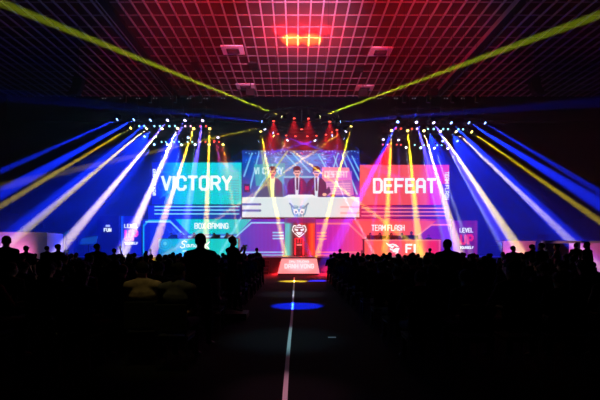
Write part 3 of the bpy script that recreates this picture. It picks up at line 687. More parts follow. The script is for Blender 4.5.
# (px, py, distance, target px, py, distance, colour, power, cone degrees)
ROWS = [
 ('left front truss', 'left', [
  (119.5, 118.5, 27.1, 0, 171.5, 23, 'blue', 1.1, 2.6), (136, 118.5, 27.1, 0, 194, 23, 'blue', 1.6, 4.6), (152.3, 118.7, 27.1, 45, 207, 23, 'blue', 1.3, 4.5),
  (168.9, 118.7, 27.1, 95, 208, 23, 'violet', 1.3, 3.6), (185.9, 118.5, 27.1, 135, 222, 23.5, 'violet', 1.3, 4.2), (203, 118.5, 27.1, 187, 216, 24, 'violet', 1.6, 4.2)]),
 ('left middle truss', 'left', [
  (132.5, 127, 29.2, 0, 206.5, 23, 'yellow', 1.0, 2.0), (148, 127.2, 29.2, 30, 226, 23, 'cream', 1.5, 2.6), (163.3, 127.2, 29.2, 68, 240, 22.5, 'cream', 2.1, 2.9),
  (178.3, 127, 29.2, 133, 230, 23, 'cream', 2.0, 3.2), (194.2, 127, 29.2, 157, 240, 23.5, 'gold', 2.0, 2.9), (209.8, 127, 29.2, 206, 232, 24, 'gold', 1.8, 2.6)]),
 ('left rear truss', 'left', [
  (145.3, 135, 31.2, 120, 190, 28, 'blue', .25, 2.2), (188.5, 135.8, 31.2, 181, 190, 29, 'blue', .3, 2.2), (217.8, 135.4, 31.2, 220, 185, 30, 'violet', .5, 2.4),
  (155, 143.4, 33.2, 107, 205, 27, 'blue', .9, 2.0), (168, 143.3, 33.2, 140, 215, 28, 'white', .5, 2.0), (182, 143.3, 33.2, 157, 232, 28, 'teal', .55, 1.7), (195.3, 143.2, 33.2, 186.8, 222, 28, 'teal', .6, 1.6), (209, 143.2, 33.2, 206, 215, 29, 'gold', .4, 1.7), (222.8, 143.2, 33.2, 231.5, 195, 30, 'yellow', .7, 1.7)]),
 ('right front truss', 'right', [
  (398.6, 120.2, 27.1, 366, 185, 24, 'blue', 1.0, 3.8), (416, 120.5, 27.1, 440, 205, 23, 'violet', 1.2, 4.0), (432.6, 121, 27.1, 497, 228, 22.5, 'violet', 1.2, 4.2),
  (449.6, 121.2, 27.1, 556, 225, 22.5, 'blue', 1.5, 5.0), (466.8, 121.5, 27.1, 600, 204, 22.5, 'blue', 1.5, 4.6), (482.9, 121.8, 27.1, 600, 192, 23, 'blue', 1.1, 2.6)]),
 ('right middle truss', 'right', [
  (391.7, 129, 29.2, 386.5, 228, 24, 'gold', 1.8, 2.6), (407.6, 129, 29.2, 418, 235, 24, 'yellow', 1.8, 2.8), (423.5, 129.3, 29.2, 454, 235, 23, 'cream', 1.9, 2.9),
  (439.5, 130, 29.2, 518, 248, 22.5, 'cream', 2.2, 3.0), (454.6, 130.3, 29.2, 573, 243, 22.5, 'cream', 1.5, 2.4), (470, 130.7, 29.2, 600, 221.5, 23, 'yellow', 1.1, 2.1)]),
 ('right rear truss', 'right', [
  (383.6, 137.5, 31.2, 378, 185, 30, 'violet', .5, 2.4), (398.6, 138, 31.2, 399.5, 195, 30, 'violet', .5, 2.0), (456.2, 139.8, 31.2, 527, 211, 26, 'blue', .6, 2.0), (442, 139.5, 31.2, 470, 190, 28, 'blue', .3, 2.0),
  (406, 146, 33.2, 412, 202, 30, 'white', .5, 1.5), (420.5, 146.4, 33.2, 438, 218, 28, 'teal', .5, 1.6), (434, 146.8, 33.2, 462, 228, 27.5, 'white', .6, 1.8), (447.2, 147, 33.2, 495, 235, 27, 'white', .8, 1.8)]),
]
for tr, side, lst in ROWS:
    for i, (px, py, d, tx, ty, td, col, pw, deg) in enumerate(lst):
        n_ = sum(1 for q_ in lst if q_[1] < 140 or tr.find('rear') < 0)
        hi = 'rear' in tr and py < 141
        grp = [q_ for q_ in lst if (q_[1] < 141) == (py < 141)] if 'rear' in tr else lst
        k = sorted(q_[0] for q_ in grp).index(px)
        where = (tr + ', higher row') if hi else ((tr + ', lower row') if 'rear' in tr else tr)
        head_lamp(P(px, py, d), P(tx, ty, td), col, pw*K, deg, '%s beam moving lamp, %s from the left on the %s' % (col, ORD[k], where), 'moving lamps on the '+tr, scale=.85, lens=6.0, anchor=(P(px, py, d).x, d, TZ+.28))
CENTRE = [
 (284.3, 117.6, 26.25, -40, -14, 25.6, 'lime', 1.5, 1.9, 'yellow beam lamp on ring truss, aimed up to the ceiling on the left'),
 (317.4, 117.8, 26.25, 640, 0, 26.2, 'lime', 1.5, 1.9, 'yellow beam lamp on ring truss, aimed up to the ceiling on the right'),
 (264.3, 121.6, 28.2, 15, 97, 25, 'blue', .3, 3.4, 'blue beam lamp at left edge of ring truss, aimed level to the left'),
 (338, 122, 28.2, 600, 101, 25, 'blue', .22, 3.4, 'blue beam lamp at right edge of ring truss, aimed level to the right'),
 (258.3, 128, 29.2, 202, 140.8, 30.5, 'yellow', .8, 2.0, 'yellow beam lamp left of ring truss, short beam to the left'),
 (344, 129.4, 29.2, 420, 144, 30.5, 'yellow', .8, 2.0, 'yellow beam lamp right of ring truss, short beam to the right'),
 (260.3, 129.3, 29.4, 278.5, 222, 29, 'yellow', 2.6, 2.8, 'yellow beam lamp at left of ring truss, aimed steeply down'),
 (351.7, 124.2, 29.4, 325, 226, 29, 'yellow', 2.6, 2.8, 'yellow beam lamp at right of ring truss, aimed steeply down'),
 (272, 134.6, 30.4, 338, 186, 29.5, 'yellow', 3.6, 2.0, 'yellow beam lamp on left of ring truss, crossing down to the right'),
 (349, 127.3, 30.4, 256, 192, 29.5, 'gold', 3.4, 1.6, 'yellow beam lamp on right of ring truss, crossing down to the left'),
 (288.4, 138.6, 31.2, 262, 183, 30.5, 'white', 2.2, 1.4, 'white beam lamp under ring truss, aimed down to the left'),
 (314, 138.8, 31.2, 337, 183, 30.5, 'white', 2.2, 1.4, 'white beam lamp under ring truss, aimed down to the right'),
 (264.2, 127.2, 29.2, 283, 180, 29, 'violet', 1.3, 2.0, 'violet beam lamp at left of ring truss, aimed down'),
 (347, 129.5, 29.2, 320, 175, 29, 'violet', 1.2, 2.0, 'violet beam lamp at right of ring truss, aimed down'),
 (271, 132.2, 29.6, 330, 153, 29, 'blue', 1.0, 2.4, 'blue beam lamp on left of ring truss, crossing to the right'),
 (334.5, 135.2, 29.6, 270, 153, 29, 'blue', 1.0, 2.4, 'blue beam lamp on right of ring truss, crossing to the left'),
 (260.6, 140.2, 31, 232, 158, 31.5, 'blue', .3, 2.2, 'blue beam lamp low at left of ring truss, aimed outward'),
 (342, 137.4, 31, 374, 161, 31.5, 'blue', .3, 2.2, 'blue beam lamp low at right of ring truss, aimed outward'),
 (301.6, 127, 29.2, 301.6, 175, 29.2, 'red', .8, 2.2, 'red lamp in the middle of the ring truss, aimed straight down'),
]
for c_ in CENTRE:
    head_lamp(P(*c_[:3]), P(*c_[3:6]), c_[6], c_[7]*K, c_[8], c_[9], 'moving lamps on the ring truss', lens=6.0, scale=.8, anchor=ring_anchor(P(*c_[:3])) if abs(c_[0]-301.6) > 1 else RC+Vector((0, 0, .11)))
# red par cans round the ring
def ring_d(py): return (TZ-EYE)*F/(CY-py)
REDS = [(273.6, 120), (294.2, 117.2), (308.4, 117.4), (329.8, 120.6), (265.3, 127.6), (270.6, 130.6), (278, 133), (286.2, 134.6), (295.5, 135.3), (307.4, 135.3), (316.3, 134.9), (326, 133.7), (332.2, 131.3), (337, 129)]
for i, (px, py) in enumerate(REDS):
    d = ring_d(py); c_ = P(px, py, d)
    up_ = sorted(q_[0] for q_ in REDS if (q_[1] < 121) == (py < 121)); par_can(c_, c_+Vector((0, -.3, -3)), 'red', 'red glowing lamp, %s from the left in the %s of the ring truss' % (ORD[up_.index(px)], 'near upper curve' if py < 121 else 'far lower curve'), 'red lamps round the ring truss', power=(.0045*K if i in (0, 1, 2, 3, 5, 7, 9, 11, 13) else 0), deg=62, lens=5, scale=.9, anchor=ring_anchor(c_))
# rows of small lamps between the moving heads
def dots(pxs, py, d, where, slope=0.0):
    for i, (px, col) in enumerate(pxs):
        c_ = P(px, py+slope*(px-pxs[0][0]), d)
        par_can(c_, c_+Vector((0, -2.4, -1.2)), col, '%s small round lamp, %s from the left on the %s' % ({'cyan': 'pale blue', 'pink': 'pink', 'red': 'red'}[col], ORD[i], where), 'small lamps on the '+where, lens=3.0, scale=.7, anchor=(c_.x, d, TZ+.28))
dots([(139.6, 'cyan'), (144.5, 'cyan'), (154.6, 'cyan'), (160, 'cyan'), (169.6, 'cyan'), (175.3, 'cyan'), (185.4, 'pink'), (190.8, 'pink'), (200.3, 'red'), (206.2, 'red')], 126, 29.2, 'left middle truss')
dots([(161.8, 'cyan'), (166.2, 'cyan'), (174.4, 'cyan'), (179.2, 'cyan'), (187.6, 'cyan'), (192.4, 'cyan'), (200.6, 'pink'), (205.6, 'red'), (214.2, 'red'), (219.2, 'red')], 141.8, 33.2, 'left rear truss')
dots([(395.8, 'red'), (400.8, 'red'), (411.8, 'red'), (416.8, 'pink'), (427.8, 'cyan'), (433.4, 'cyan'), (443, 'cyan'), (447.8, 'cyan'), (458.2, 'cyan'), (462.8, 'cyan')], 128.4, 29.2, 'right middle truss', .012)
dots([(382.8, 'red'), (387.4, 'pink'), (396.6, 'red'), (400.8, 'red'), (414.6, 'cyan'), (424, 'cyan'), (428.4, 'cyan'), (437, 'cyan'), (441.4, 'cyan')], 144.4, 33.2, 'right rear truss', .012)
# washes that fill the haze with blue and red
def wash(px, py, d, tx, ty, td, col, pw, deg, lab):
    par_can(P(px, py, d), P(tx, ty, td), col, lab, 'wash lamps', power=pw*K*.075, deg=deg, lens=2.0, scale=.8, anchor=(P(px, py, d).x, d, TZ+.28))
WASHES = [(150, 131, 29.2, 85, 215, 29, 'blue', .9, 66, 'blue wash lamp under the left middle truss, outer one'), (176, 131, 29.2, 150, 240, 31, 'blue', .9, 70, 'blue wash lamp under the left middle truss, inner one'),
          (430, 133, 29.2, 455, 240, 31, 'blue', .8, 66, 'blue wash lamp under the right middle truss, inner one'), (452, 133.5, 29.2, 505, 225, 29, 'blue', .7, 66, 'blue wash lamp under the right middle truss, outer one'),
          (214, 140, 33.2, 226, 180, 33, 'red', 1.6, 60, 'red wash lamp under the left rear truss'), (390, 143, 33.2, 378, 185, 33, 'red', 1.0, 60, 'red wash lamp under the right rear truss')]
for w_ in WASHES: wash(*w_)
# lamps that colour the ceiling: unseen washes added over the audience, narrow ones on the ring truss
CW = 'ceiling wash lamps'
truss_line((-8.5, 16.8, 13.5), (9.5, 16.8, 13.5), label='added unseen black truss above the audience carrying the ceiling washes')
for x, tx, ty, col, pw, deg, lab in ((AX, AX, 32.5, 'red', .36, 46, 'added red wash lamp over the audience aimed at the middle of the ceiling'), (AX+.6, AX, 33, 'lilac', .27, 46, 'added lilac wash lamp over the audience aimed at the middle of the ceiling'),
                              (-2.5, -7.5, 33, 'red', .16, 48, 'added red wash lamp over the audience aimed left'), (3.5, 9, 33, 'red', .18, 48, 'added red wash lamp over the audience aimed right'),
                              (-6.5, -10, 34, 'lilac', .010, 50, 'added lilac wash lamp at the left end of the audience truss'), (7.5, 12, 34, 'lilac', .010, 50, 'added lilac wash lamp at the right end of the audience truss')):
    par_can((x, 16.8, 13.0), (tx, ty, CEIL), col, lab, CW, power=pw*K*.135, deg=deg, lens=1.0, scale=.8, anchor=(x, 16.8, 13.5))
for lx, ly, px, py, col, pw, deg, lab in ((-.5, 30.2, 292, 40.3, 'orange', .55, 17, 'narrow orange lamp on the rear of the ring truss, left one'), (.9, 30.2, 311, 40.3, 'orange', .4, 17, 'narrow orange lamp on the rear of the ring truss, right one'),
        (-1.2, 29.6, 282, 31, 'red', .30, 15, 'narrow red lamp on top of the ring truss, left one'), (.4, 29.6, 303, 31, 'red', .30, 15, 'narrow red lamp on top of the ring truss, middle one'), (1.8, 29.6, 323, 31, 'red', .30, 15, 'narrow red lamp on top of the ring truss, right one'),
        (.2, 30.0, 303, 34, 'red', .05, 70, 'wide red lamp on top of the ring truss')):
    par_can((lx, ly, 11.45), on_ceiling(px, py), col, lab, CW, power=pw*K*.42, deg=deg, lens=1.0, scale=.7, anchor=(lx, ly, RC.z+.15))
# overhead lamps along the aisle: two throw the round pools, the others are added to brighten the floor tape
for x, y, col, pw, deg, lab in ((0.03, 11.6, 'blue', 1.0, 5.2, 'overhead spot lamp throwing the blue pool on the aisle'), (-0.13, 20.2, 'gold', 1.3, 5.2, 'overhead spot lamp throwing the yellow pool on the aisle'),
                                (-.1, 4.6, 'rose', .006, 6.5, 'overhead added rose spot lamp above the near end of the floor tape'), (-.2, 7.4, 'teal', .007, 9, 'overhead added teal spot lamp above the middle of the floor tape'),
                                (-.1, 14.6, 'white', .012, 10, 'overhead added white spot lamp above the far end of the floor tape')):
    head_lamp((x, y-.4, 16.6), (x, y, 0), col, pw*K, deg, lab, 'overhead aisle spots', lens=5, blend=.35 if pw > .3 else 1.0, anchor=(x, y-.4, 16.95))
    truss_line((x-1.5, y-.4, 16.95), (x+1.5, y-.4, 16.95), cables=2, label='short overhead truss holding the %s' % lab.replace('overhead ', '').split(' above')[0].split(' throwing')[0]+(' of the yellow pool' if 'yellow' in lab else ' of the blue pool' if 'blue' in lab else ' over the sign' if 'sign' in lab else ' over the floor tape'))

head_lamp((-1.6, 2.6, 16.6), (-1.9, 5.6, 1.0), 'cream', .0013*K, 6, 'added overhead warm spot lamp above the nearest left rows', 'overhead aisle spots', lens=2, blend=1.0, anchor=(-1.6, 2.6, 16.95))  # unseen lamp added to lift the shirts of the nearest left spectators
truss_line((-3, 2.6, 16.95), (0, 2.6, 16.95), cables=2, label='short overhead truss holding the added warm spot lamp')
# footlights added under the lip of the stage to redden the floor there
for x, lab in ((-1.0, 'added red footlight under the stage lip left of the slanted sign'), (2.1, 'added red footlight under the stage lip right of the slanted sign')):
    par_can((x, 26.75, .72), (x*.9, 26.0, 0), 'red', lab, 'added footlights', power=.006*K, deg=84, lens=1.5, scale=.6, anchor=(x, 26.98, .9))
# ------------------------------------------------------------------ haze round the stage
hz = bpy.data.materials.new('stage haze'); hz.use_nodes = True; nt = hz.node_tree
for n_ in list(nt.nodes):
    if n_.type != 'OUTPUT_MATERIAL': nt.nodes.remove(n_)
vs_ = nt.nodes.new('ShaderNodeVolumeScatter'); vs_.inputs['Density'].default_value = HAZE_DENSITY; vs_.inputs['Anisotropy'].default_value = HAZE_G; vs_.inputs['Color'].default_value = (1, 1, 1, 1)
nt.links.new(vs_.outputs[0], [n_ for n_ in nt.nodes if n_.type == 'OUTPUT_MATERIAL'][0].inputs['Volume'])
hz.cycles.volume_sampling = 'EQUIANGULAR'
bm = bmesh.new(); pf = [(21, .02), (36.5, .02), (36.5, 11.3), (28.6, 11.3), (28.6, CEIL-.3), (24.2, CEIL-.3), (24.2, 11.3), (21, 11.3)]
ra = [bm.verts.new((-30.5, y, z)) for y, z in pf]; rb = [bm.verts.new((32, y, z)) for y, z in pf]
bm.faces.new(ra); bm.faces.new(rb[::-1])
for k in range(8): bm.faces.new((ra[k], ra[(k+1) % 8], rb[(k+1) % 8], rb[k]))
meta(obj('stage_haze', bm, hz), 'thin machine haze hanging round the stage that shows the light beams', 'haze', kind='stuff')
#@@CROWD
# ------------------------------------------------------------------ people
def capsule(bm, p0, p1, r0, r1, n=14, flat=(1, 1), side=None, caps=4):
    """A tapering rounded limb from p0 to p1; flat scales the section along side and across it."""
    p0 = Vector(p0); p1 = Vector(p1); t = (p1-p0).normalized()
    side = Vector(side) if side else t.orthogonal(); u = (side-t*side.dot(t)).normalized(); v = t.cross(u)
    prof = [(-r0*math.cos(a), r0*math.sin(a)) for a in [k*math.pi/2/caps for k in range(1, caps+1)]]
    L = (p1-p0).length
    prof += [(L+r1*math.sin(a), r1*math.cos(a)) for a in [k*math.pi/2/caps for k in range(0, caps)]]
    rings = [[bm.verts.new(p0+t*h+(u*math.cos(a)*flat[0]+v*math.sin(a)*flat[1])*r) for a in [2*math.pi*k/n for k in range(n)]] for h, r in prof]
    a0 = bm.verts.new(p0-t*r0); a1 = bm.verts.new(p1+t*r1)
    for a, b in zip(rings, rings[1:]):
        for k in range(n): bm.faces.new((a[k], a[(k+1) % n], b[(k+1) % n], b[k]))
    for k in range(n):
        bm.faces.new((a0, rings[0][(k+1) % n], rings[0][k])); bm.faces.new((a1, rings[-1][k], rings[-1][(k+1) % n]))
def ellipsoid(bm, c, r, rot=None):
    m = Matrix.Translation(c) @ (rot.to_matrix().to_4x4() if rot else Matrix.Identity(4)) @ Matrix.Diagonal((*r, 1))
    bmesh.ops.create_uvsphere(bm, u_segments=18, v_segments=12, radius=1.0, matrix=m)
def hand(bm, wrist, d, palm_n, curl=.5, s=1.0):
    """A palm, four unequal fingers bent at two joints and a thumb, starting at the wrist along d."""
    d = Vector(d).normalized(); pn = Vector(palm_n); pn = (pn-d*pn.dot(d)).normalized(); sd = d.cross(pn)
    w_ = Vector(wrist); e = w_+d*.085*s
    capsule(bm, w_, e, .026*s, .030*s, 12, (1.25, .55), sd)
    for i, (o_, L) in enumerate(((-.030, .070), (-.010, .080), (.010, .075), (.029, .058))):
        a = e+sd*o_*s+d*.008*s; dd = d
        for j, f in enumerate((.45, .32, .23)):
            q_ = Quaternion(sd, (-1 if True else 1)*curl*(.5+.35*j)); dd = (q_ @ dd)
            b = a+dd*L*f*s; capsule(bm, a, b, .0095*s, .0085*s, 8, caps=2); a = b
    a = w_+d*.03*s-sd*.026*s; t1 = (d*.75-sd*.65+pn*.25).normalized(); b = a+t1*.038*s
    capsule(bm, a, b, .012*s, .010*s, 8, caps=2); capsule(bm, b, b+(d*.95-sd*.15+pn*.3).normalized()*.03*s, .010*s, .0085*s, 8, caps=2)
M_SKIN = mat('skin', (.32, .19, .13), .6, noise=.1, nscale=20)
M_HAIR = mat('black hair', (.008, .007, .006), .8, spec=.15)
M_SHOE = mat('black shoes', (.012, .012, .012), .5)
def cloth(name, rgb): return mat(name, rgb, .9, spec=.1, noise=.2, nscale=14)
SHIRTS = {'black': cloth('black cotton', (.010, .010, .011)), 'navy': cloth('navy cotton', (.010, .014, .04)), 'charcoal': cloth('charcoal cotton', (.022, .022, .025)),
          'grey': cloth('grey cotton', (.10, .10, .11)), 'beige': cloth('beige cotton', (.36, .27, .20)), 'white': cloth('white cotton', (.5, .5, .52)), 'red': cloth('dark red cotton', (.12, .01, .015)), 'green': cloth('dark green cotton', (.01, .035, .02))}
M_TROUS = cloth('dark trousers', (.010, .011, .015))
def person_mesh(name, pose, build=1.0, voxel=.013):
    """One continuous body: the pose gives the joints; returns body mesh, head centre and head rotation."""
    J = pose; bm = bmesh.new(); sk = []   # sk: (a, b, material) for painting
    X = Vector((1, 0, 0))
    def limb(a, b, r0, r1, m, **k):
        capsule(bm, J[a], J[b], r0*build, r1*build, **k); sk.append((Vector(J[a]), Vector(J[b]), m, (r0+r1)/2*build))
    sh = (Vector(J['shl'])-Vector(J['shr'])).normalized()
    limb('pelvis', 'waist', .135, .125, 2, flat=(1.15, .85), side=sh); limb('waist', 'chest', .125, .150, 1, flat=(1.15, .80), side=sh); limb('chest', 'upper', .150, .115, 1, flat=(1.22, .80), side=sh)
    limb('upper', 'shl', .085, .068, 1); limb('upper', 'shr', .085, .068, 1)
    limb('upper', 'neck', .085, .066, 1); limb('neck', 'skull', .062, .060, 0)
    for s_ in 'lr':
        a_ = Vector(J['neck']).lerp(Vector(J['upper']), .15); b_ = Vector(J['sh'+s_])+Vector((0, 0, .012)); capsule(bm, a_, b_, .052*build, .056*build); sk.append((a_, b_, 1, .06))
    for s_ in 'lr':
        limb('sh'+s_, 'el'+s_, .060, .042, 1); limb('el'+s_, 'wr'+s_, .041, .028, 0 if J.get('short', True) else 1)
        limb('hip'+s_, 'kn'+s_, .088, .060, 2); limb('kn'+s_, 'an'+s_, .057, .040, 2)
        limb('an'+s_, 'toe'+s_, .042, .034, 3, flat=(1.1, .8), side=(1, 0, 0))
        d = Vector(J['hd'+s_])-Vector(J['wr'+s_]); hand(bm, J['wr'+s_], d, J.get('palm'+s_, (0, 0, -1)), J.get('curl', .5))
        sk.append((Vector(J['wr'+s_])+d*.3, Vector(J['wr'+s_])+d*1.4, 0, .03))
    c = Vector(J['skull'])+Vector((0, 0, .055)); q_ = Vector((0, 1, 0)).rotation_difference(Vector(J.get('look', (0, 1, 0))).normalized())
    def H(v): return c+q_ @ Vector(v)
    ellipsoid(bm, H((0, -.010, .035)), (.076, .095, .088), q_); ellipsoid(bm, H((0, .022, -.03)), (.058, .066, .078), q_)
    capsule(bm, H((0, .088, .012)), H((0, .106, -.022)), .009, .014, 8, caps=2)                      # nose
    capsule(bm, H((-.018, .084, -.052)), H((.018, .084, -.052)), .0085, .0085, 8, caps=2)            # mouth
    for s_ in (-1, 1):
        ellipsoid(bm, H((s_*.078, -.004, .0)), (.012, .020, .032), q_); ellipsoid(bm, H((s_*.03, .078, .022)), (.014, .010, .010), q_)
    sk.append((H((0, 0, -.05)), H((0, 0, .08)), 0, .09))
    me = bpy.data.meshes.new(name+'_raw'); bm.to_mesh(me); bm.free()
    o = bpy.data.objects.new(name, me); COL.objects.link(o)
    md = o.modifiers.new('r', 'REMESH'); md.mode = 'VOXEL'; md.voxel_size = voxel
    md2 = o.modifiers.new('s', 'SMOOTH'); md2.factor = .5; md2.iterations = 3
    dg = bpy.context.evaluated_depsgraph_get(); ev = o.evaluated_get(dg); out = bpy.data.meshes.new_from_object(ev); out.name = name
    bpy.data.objects.remove(o); bpy.data.meshes.remove(me)
    n = len(out.polygons); cen = np.zeros(n*3); out.polygons.foreach_get('center', cen); cen = cen.reshape(-1, 3)
    best = np.full(n, 1e9); mi = np.zeros(n, dtype=np.int32)
    for a, b, m, r in sk:
        a = np.array(a); b = np.array(b); ab = b-a; t = np.clip(((cen-a)@ab)/(ab@ab), 0, 1); d = np.linalg.norm(cen-a-t[:, None]*ab, axis=1)/max(r, .03)
        k = d < best; best[k] = d[k]; mi[k] = m
    out.materials.clear()
    for m in (M_SKIN, SHIRTS['black'], M_TROUS, M_SHOE): out.materials.append(m)
    out.polygons.foreach_set('material_index', mi); out.polygons.foreach_set('use_smooth', np.ones(n, dtype=bool)); out.update()
    # hair: a cap hugging the back and top of the skull
    def hair(kind):
        hb = bmesh.new(); ellipsoid(hb, H((0, -.016, .044)), (.085, .100, .092), q_)
        if kind == 'long':
            capsule(hb, H((0, -.05, .02)), H((0, -.075, -.17)), .075, .055, 14, (1.05, .6), q_ @ X)
        if kind == 'bun': ellipsoid(hb, H((0, -.11, .08)), (.04, .04, .038), q_)
        if kind == 'cap': capsule(hb, H((0, .06, .075)), H((0, .135, .055)), .05, .055, 14, (1.1, .16), q_ @ X)
        for v in list(hb.verts):
            l = q_.inverted() @ (v.co-c)
            if kind != 'cap' or l.y < .07:
                if l.y > .045 and l.z < .062: v.co = c+q_ @ Vector((l.x*.8, .03, max(l.z, .03)))
                elif l.z < -.035 and kind in ('short', 'cap', 'bun'): v.co = c+q_ @ Vector((l.x*.86, l.y*.8, -.035))
            v.co += Vector((random.uniform(-1, 1), random.uniform(-1, 1), random.uniform(-1, 1)))*.0025
        bmesh.ops.recalc_face_normals(hb, faces=hb.faces); m_ = bpy.data.meshes.new('hair'); hb.to_mesh(m_); hb.free(); m_.materials.append(M_HAIR)
        for p_ in m_.polygons: p_.use_smooth = True
        return m_
    return out, {k: hair(k) for k in ('short', 'long', 'bun', 'cap')}
def seated(lean=0.0, arms='lap', look=(0, 1, 0), turn=0.0, sh_=0.0):
    y = lambda v, h: v+lean*h
    J = dict(pelvis=(0, -.01, .615), waist=(0, y(-.03, .1), .72), chest=(sh_*.3, y(-.05, .3), .90), upper=(sh_*.6, y(-.05, .45), 1.02), neck=(sh_, y(-.035, .53), 1.095), skull=(sh_*1.2, y(-.01, .60), 1.16),
             shl=(-.185+sh_*.5, y(-.05, .45), 1.02), shr=(.185+sh_*.5, y(-.05, .45), 1.02),
             hipl=(-.09, .0, .565), hipr=(.09, .0, .565), knl=(-.13, .42, .53), knr=(.14, .43, .53), anl=(-.13, .40, .09), anr=(.14, .43, .09), toel=(-.14, .55, .04), toer=(.16, .58, .04), look=look)
    if arms == 'lap': J.update(ell=(-.225, y(.03, .25), .78), elr=(.225, y(.03, .25), .78), wrl=(-.12, .25, .67), wrr=(.13, .25, .67), hdl=(-.06, .32, .65), hdr=(.06, .33, .65), curl=.4)
    if arms == 'phone': J.update(ell=(-.24, y(.08, .25), .80), elr=(.24, y(.08, .25), .80), wrl=(-.08, .30, .92), wrr=(.08, .30, .92), hdl=(-.045, .33, .99), hdr=(.045, .33, .99), palml=(1, 0, 0), palmr=(-1, 0, 0), curl=.7)
    if arms == 'cross': J.update(ell=(-.26, y(.08, .25), .80), elr=(.26, y(.08, .25), .80), wrl=(.04, y(.2, .3), .86), wrr=(-.04, y(.22, .3), .82), hdl=(.13, y(.18, .3), .88), hdr=(-.13, y(.18, .3), .80), curl=.3)
    if arms == 'desk': J.update(ell=(-.26, .12, .78), elr=(.26, .12, .78), wrl=(-.20, .34, .80), wrr=(.20, .34, .80), hdl=(-.19, .42, .79), hdr=(.19, .42, .79), curl=.25)
    return J
def standing(arms='down', look=(0, 1, 0), tw=0.0, lean=0.0):
    y = lambda v, h: v+lean*h
    J = dict(pelvis=(tw, 0, .94), waist=(tw*.5, y(0, .1), 1.08), chest=(0, y(-.01, .3), 1.27), upper=(0, y(-.01, .45), 1.40), neck=(0, y(-.005, .52), 1.475), skull=(0, y(.015, .60), 1.545), shl=(-.185, y(-.01, .45), 1.405), shr=(.185, y(-.01, .45), 1.405),
             hipl=(-.09+tw, 0, .90), hipr=(.09+tw, 0, .90), knl=(-.11, .02, .50), knr=(.12, .03, .50), anl=(-.12, -.02, .09), anr=(.13, -.02, .09), toel=(-.14, .14, .04), toer=(.16, .14, .04), look=look)
    if arms == 'down': J.update(ell=(-.26, -.03, 1.12), elr=(.26, -.03, 1.12), wrl=(-.27, .05, .88), wrr=(.27, .05, .88), hdl=(-.27, .07, .80), hdr=(.27, .07, .80), palml=(1, 0, 0), palmr=(-1, 0, 0), curl=.35)
    if arms == 'phone': J.update(ell=(-.25, .10, 1.18), elr=(.25, .10, 1.18), wrl=(-.07, .28, 1.40), wrr=(.07, .28, 1.40), hdl=(-.045, .31, 1.47), hdr=(.045, .31, 1.47), palml=(1, 0, 0), palmr=(-1, 0, 0), curl=.7)
    if arms == 'cross': J.update(ell=(-.27, .06, 1.15), elr=(.27, .06, 1.15), wrl=(.04, .19, 1.22), wrr=(-.04, .20, 1.18), hdl=(.12, .17, 1.24), hdr=(-.12, .18, 1.17), curl=.3)
    if arms == 'up': J.update(ell=(-.27, .06, 1.15), elr=(.28, .16, 1.45), wrl=(-.20, .22, 1.0), wrr=(.20, .24, 1.68), hdl=(-.17, .28, .94), hdr=(.19, .25, 1.76), curl=.6)
    if arms == 'hip': J.update(ell=(-.36, -.10, 1.18), elr=(.26, -.03, 1.12), wrl=(-.19, .03, 1.03), wrr=(.27, .05, .88), hdl=(-.14, .08, 1.0), hdr=(.27, .07, .80), curl=.4)
    return J
PM = {}
for k_, (J, bld) in {
    'sit_lap': (seated(), 1.0), 'sit_lean': (seated(.22, 'lap', (.15, 1, -.12)), .95), 'sit_left': (seated(0, 'cross', (-.55, 1, 0), sh_=-.03), 1.06), 'sit_right': (seated(.05, 'lap', (.5, 1, 0), sh_=.03), .98),
    'sit_phone': (seated(.08, 'phone', (0, 1, -.35)), .95), 'sit_big': (seated(-.05, 'cross'), 1.12), 'sit_desk': (seated(.18, 'desk', (0, 1, -.1)), .95),
    'stand_down': (standing(), 1.0), 'stand_cross': (standing('cross', (.2, 1, 0), .03), 1.08), 'stand_phone': (standing('phone', (0, 1, 0)), .95), 'stand_up': (standing('up', (.1, 1, .05), -.02, .1), .95),
    'stand_hip': (standing('hip', (-.6, 1, 0), .03), 1.0), 'stand_side': (standing('down', (.9, .6, -.1), 0, .12), 1.0)}.items():
    PM[k_] = person_mesh(k_, J, bld)
def person(x, y, z, pose, shirt, hair, label, group=None, rz=0.0, scale=1.0, cat='person', extra=True):
    me, hs = PM[pose]
    o = bpy.data.objects.new('person', me); COL.objects.link(o); o.location = (x, y, z); o.rotation_euler = (0, 0, rz); o.scale = (scale,)*3
    o.material_slots[1].link = 'OBJECT'; o.material_slots[1].material = SHIRTS[shirt]
    meta(o, label, cat, group)
    h = bpy.data.objects.new('hair', hs[hair]); COL.objects.link(h); h.parent = o
    return o
# ------------------------------------------------------------------ chairs
CH = {}
M_SEAT = mat('dark chair fabric', (.010, .010, .014), .9); M_LEG = mat('dull chair steel', (.10, .10, .11), .35, .9)
CH['seat'] = mesh_of(boxm(-.21, .21, -.20, .22, .41, .455, .015), 'seat', M_SEAT)
CH['backrest'] = mesh_of(boxm(-.21, .21, -.27, -.235, .52, .88, .012), 'backrest', M_SEAT)
bm = bmesh.new(); box(bm, -.2, .2, -.19, .2, .385, .41)
for s_ in (-1, 1): tube(bm, [(s_*.19, -.21, .39), (s_*.19, -.255, .54), (s_*.19, -.253, .86)], .011, 6)
CH['frame'] = mesh_of(bm, 'frame', M_LEG)
LEGM = []
for sx, sy in ((-1, 1), (1, 1), (-1, -1), (1, -1)):
    bm = bmesh.new(); tube(bm, [(sx*.19, sy*.18, .40), (sx*.20, sy*.21, 0)], .011, 6); LEGM.append(mesh_of(bm, 'leg', M_LEG))
bm = bmesh.new()
box(bm, -.21, .21, -.20, .22, .41, .455, .01); box(bm, -.21, .21, -.27, -.235, .52, .88, .01); box(bm, -.2, .2, -.19, .2, .385, .41)
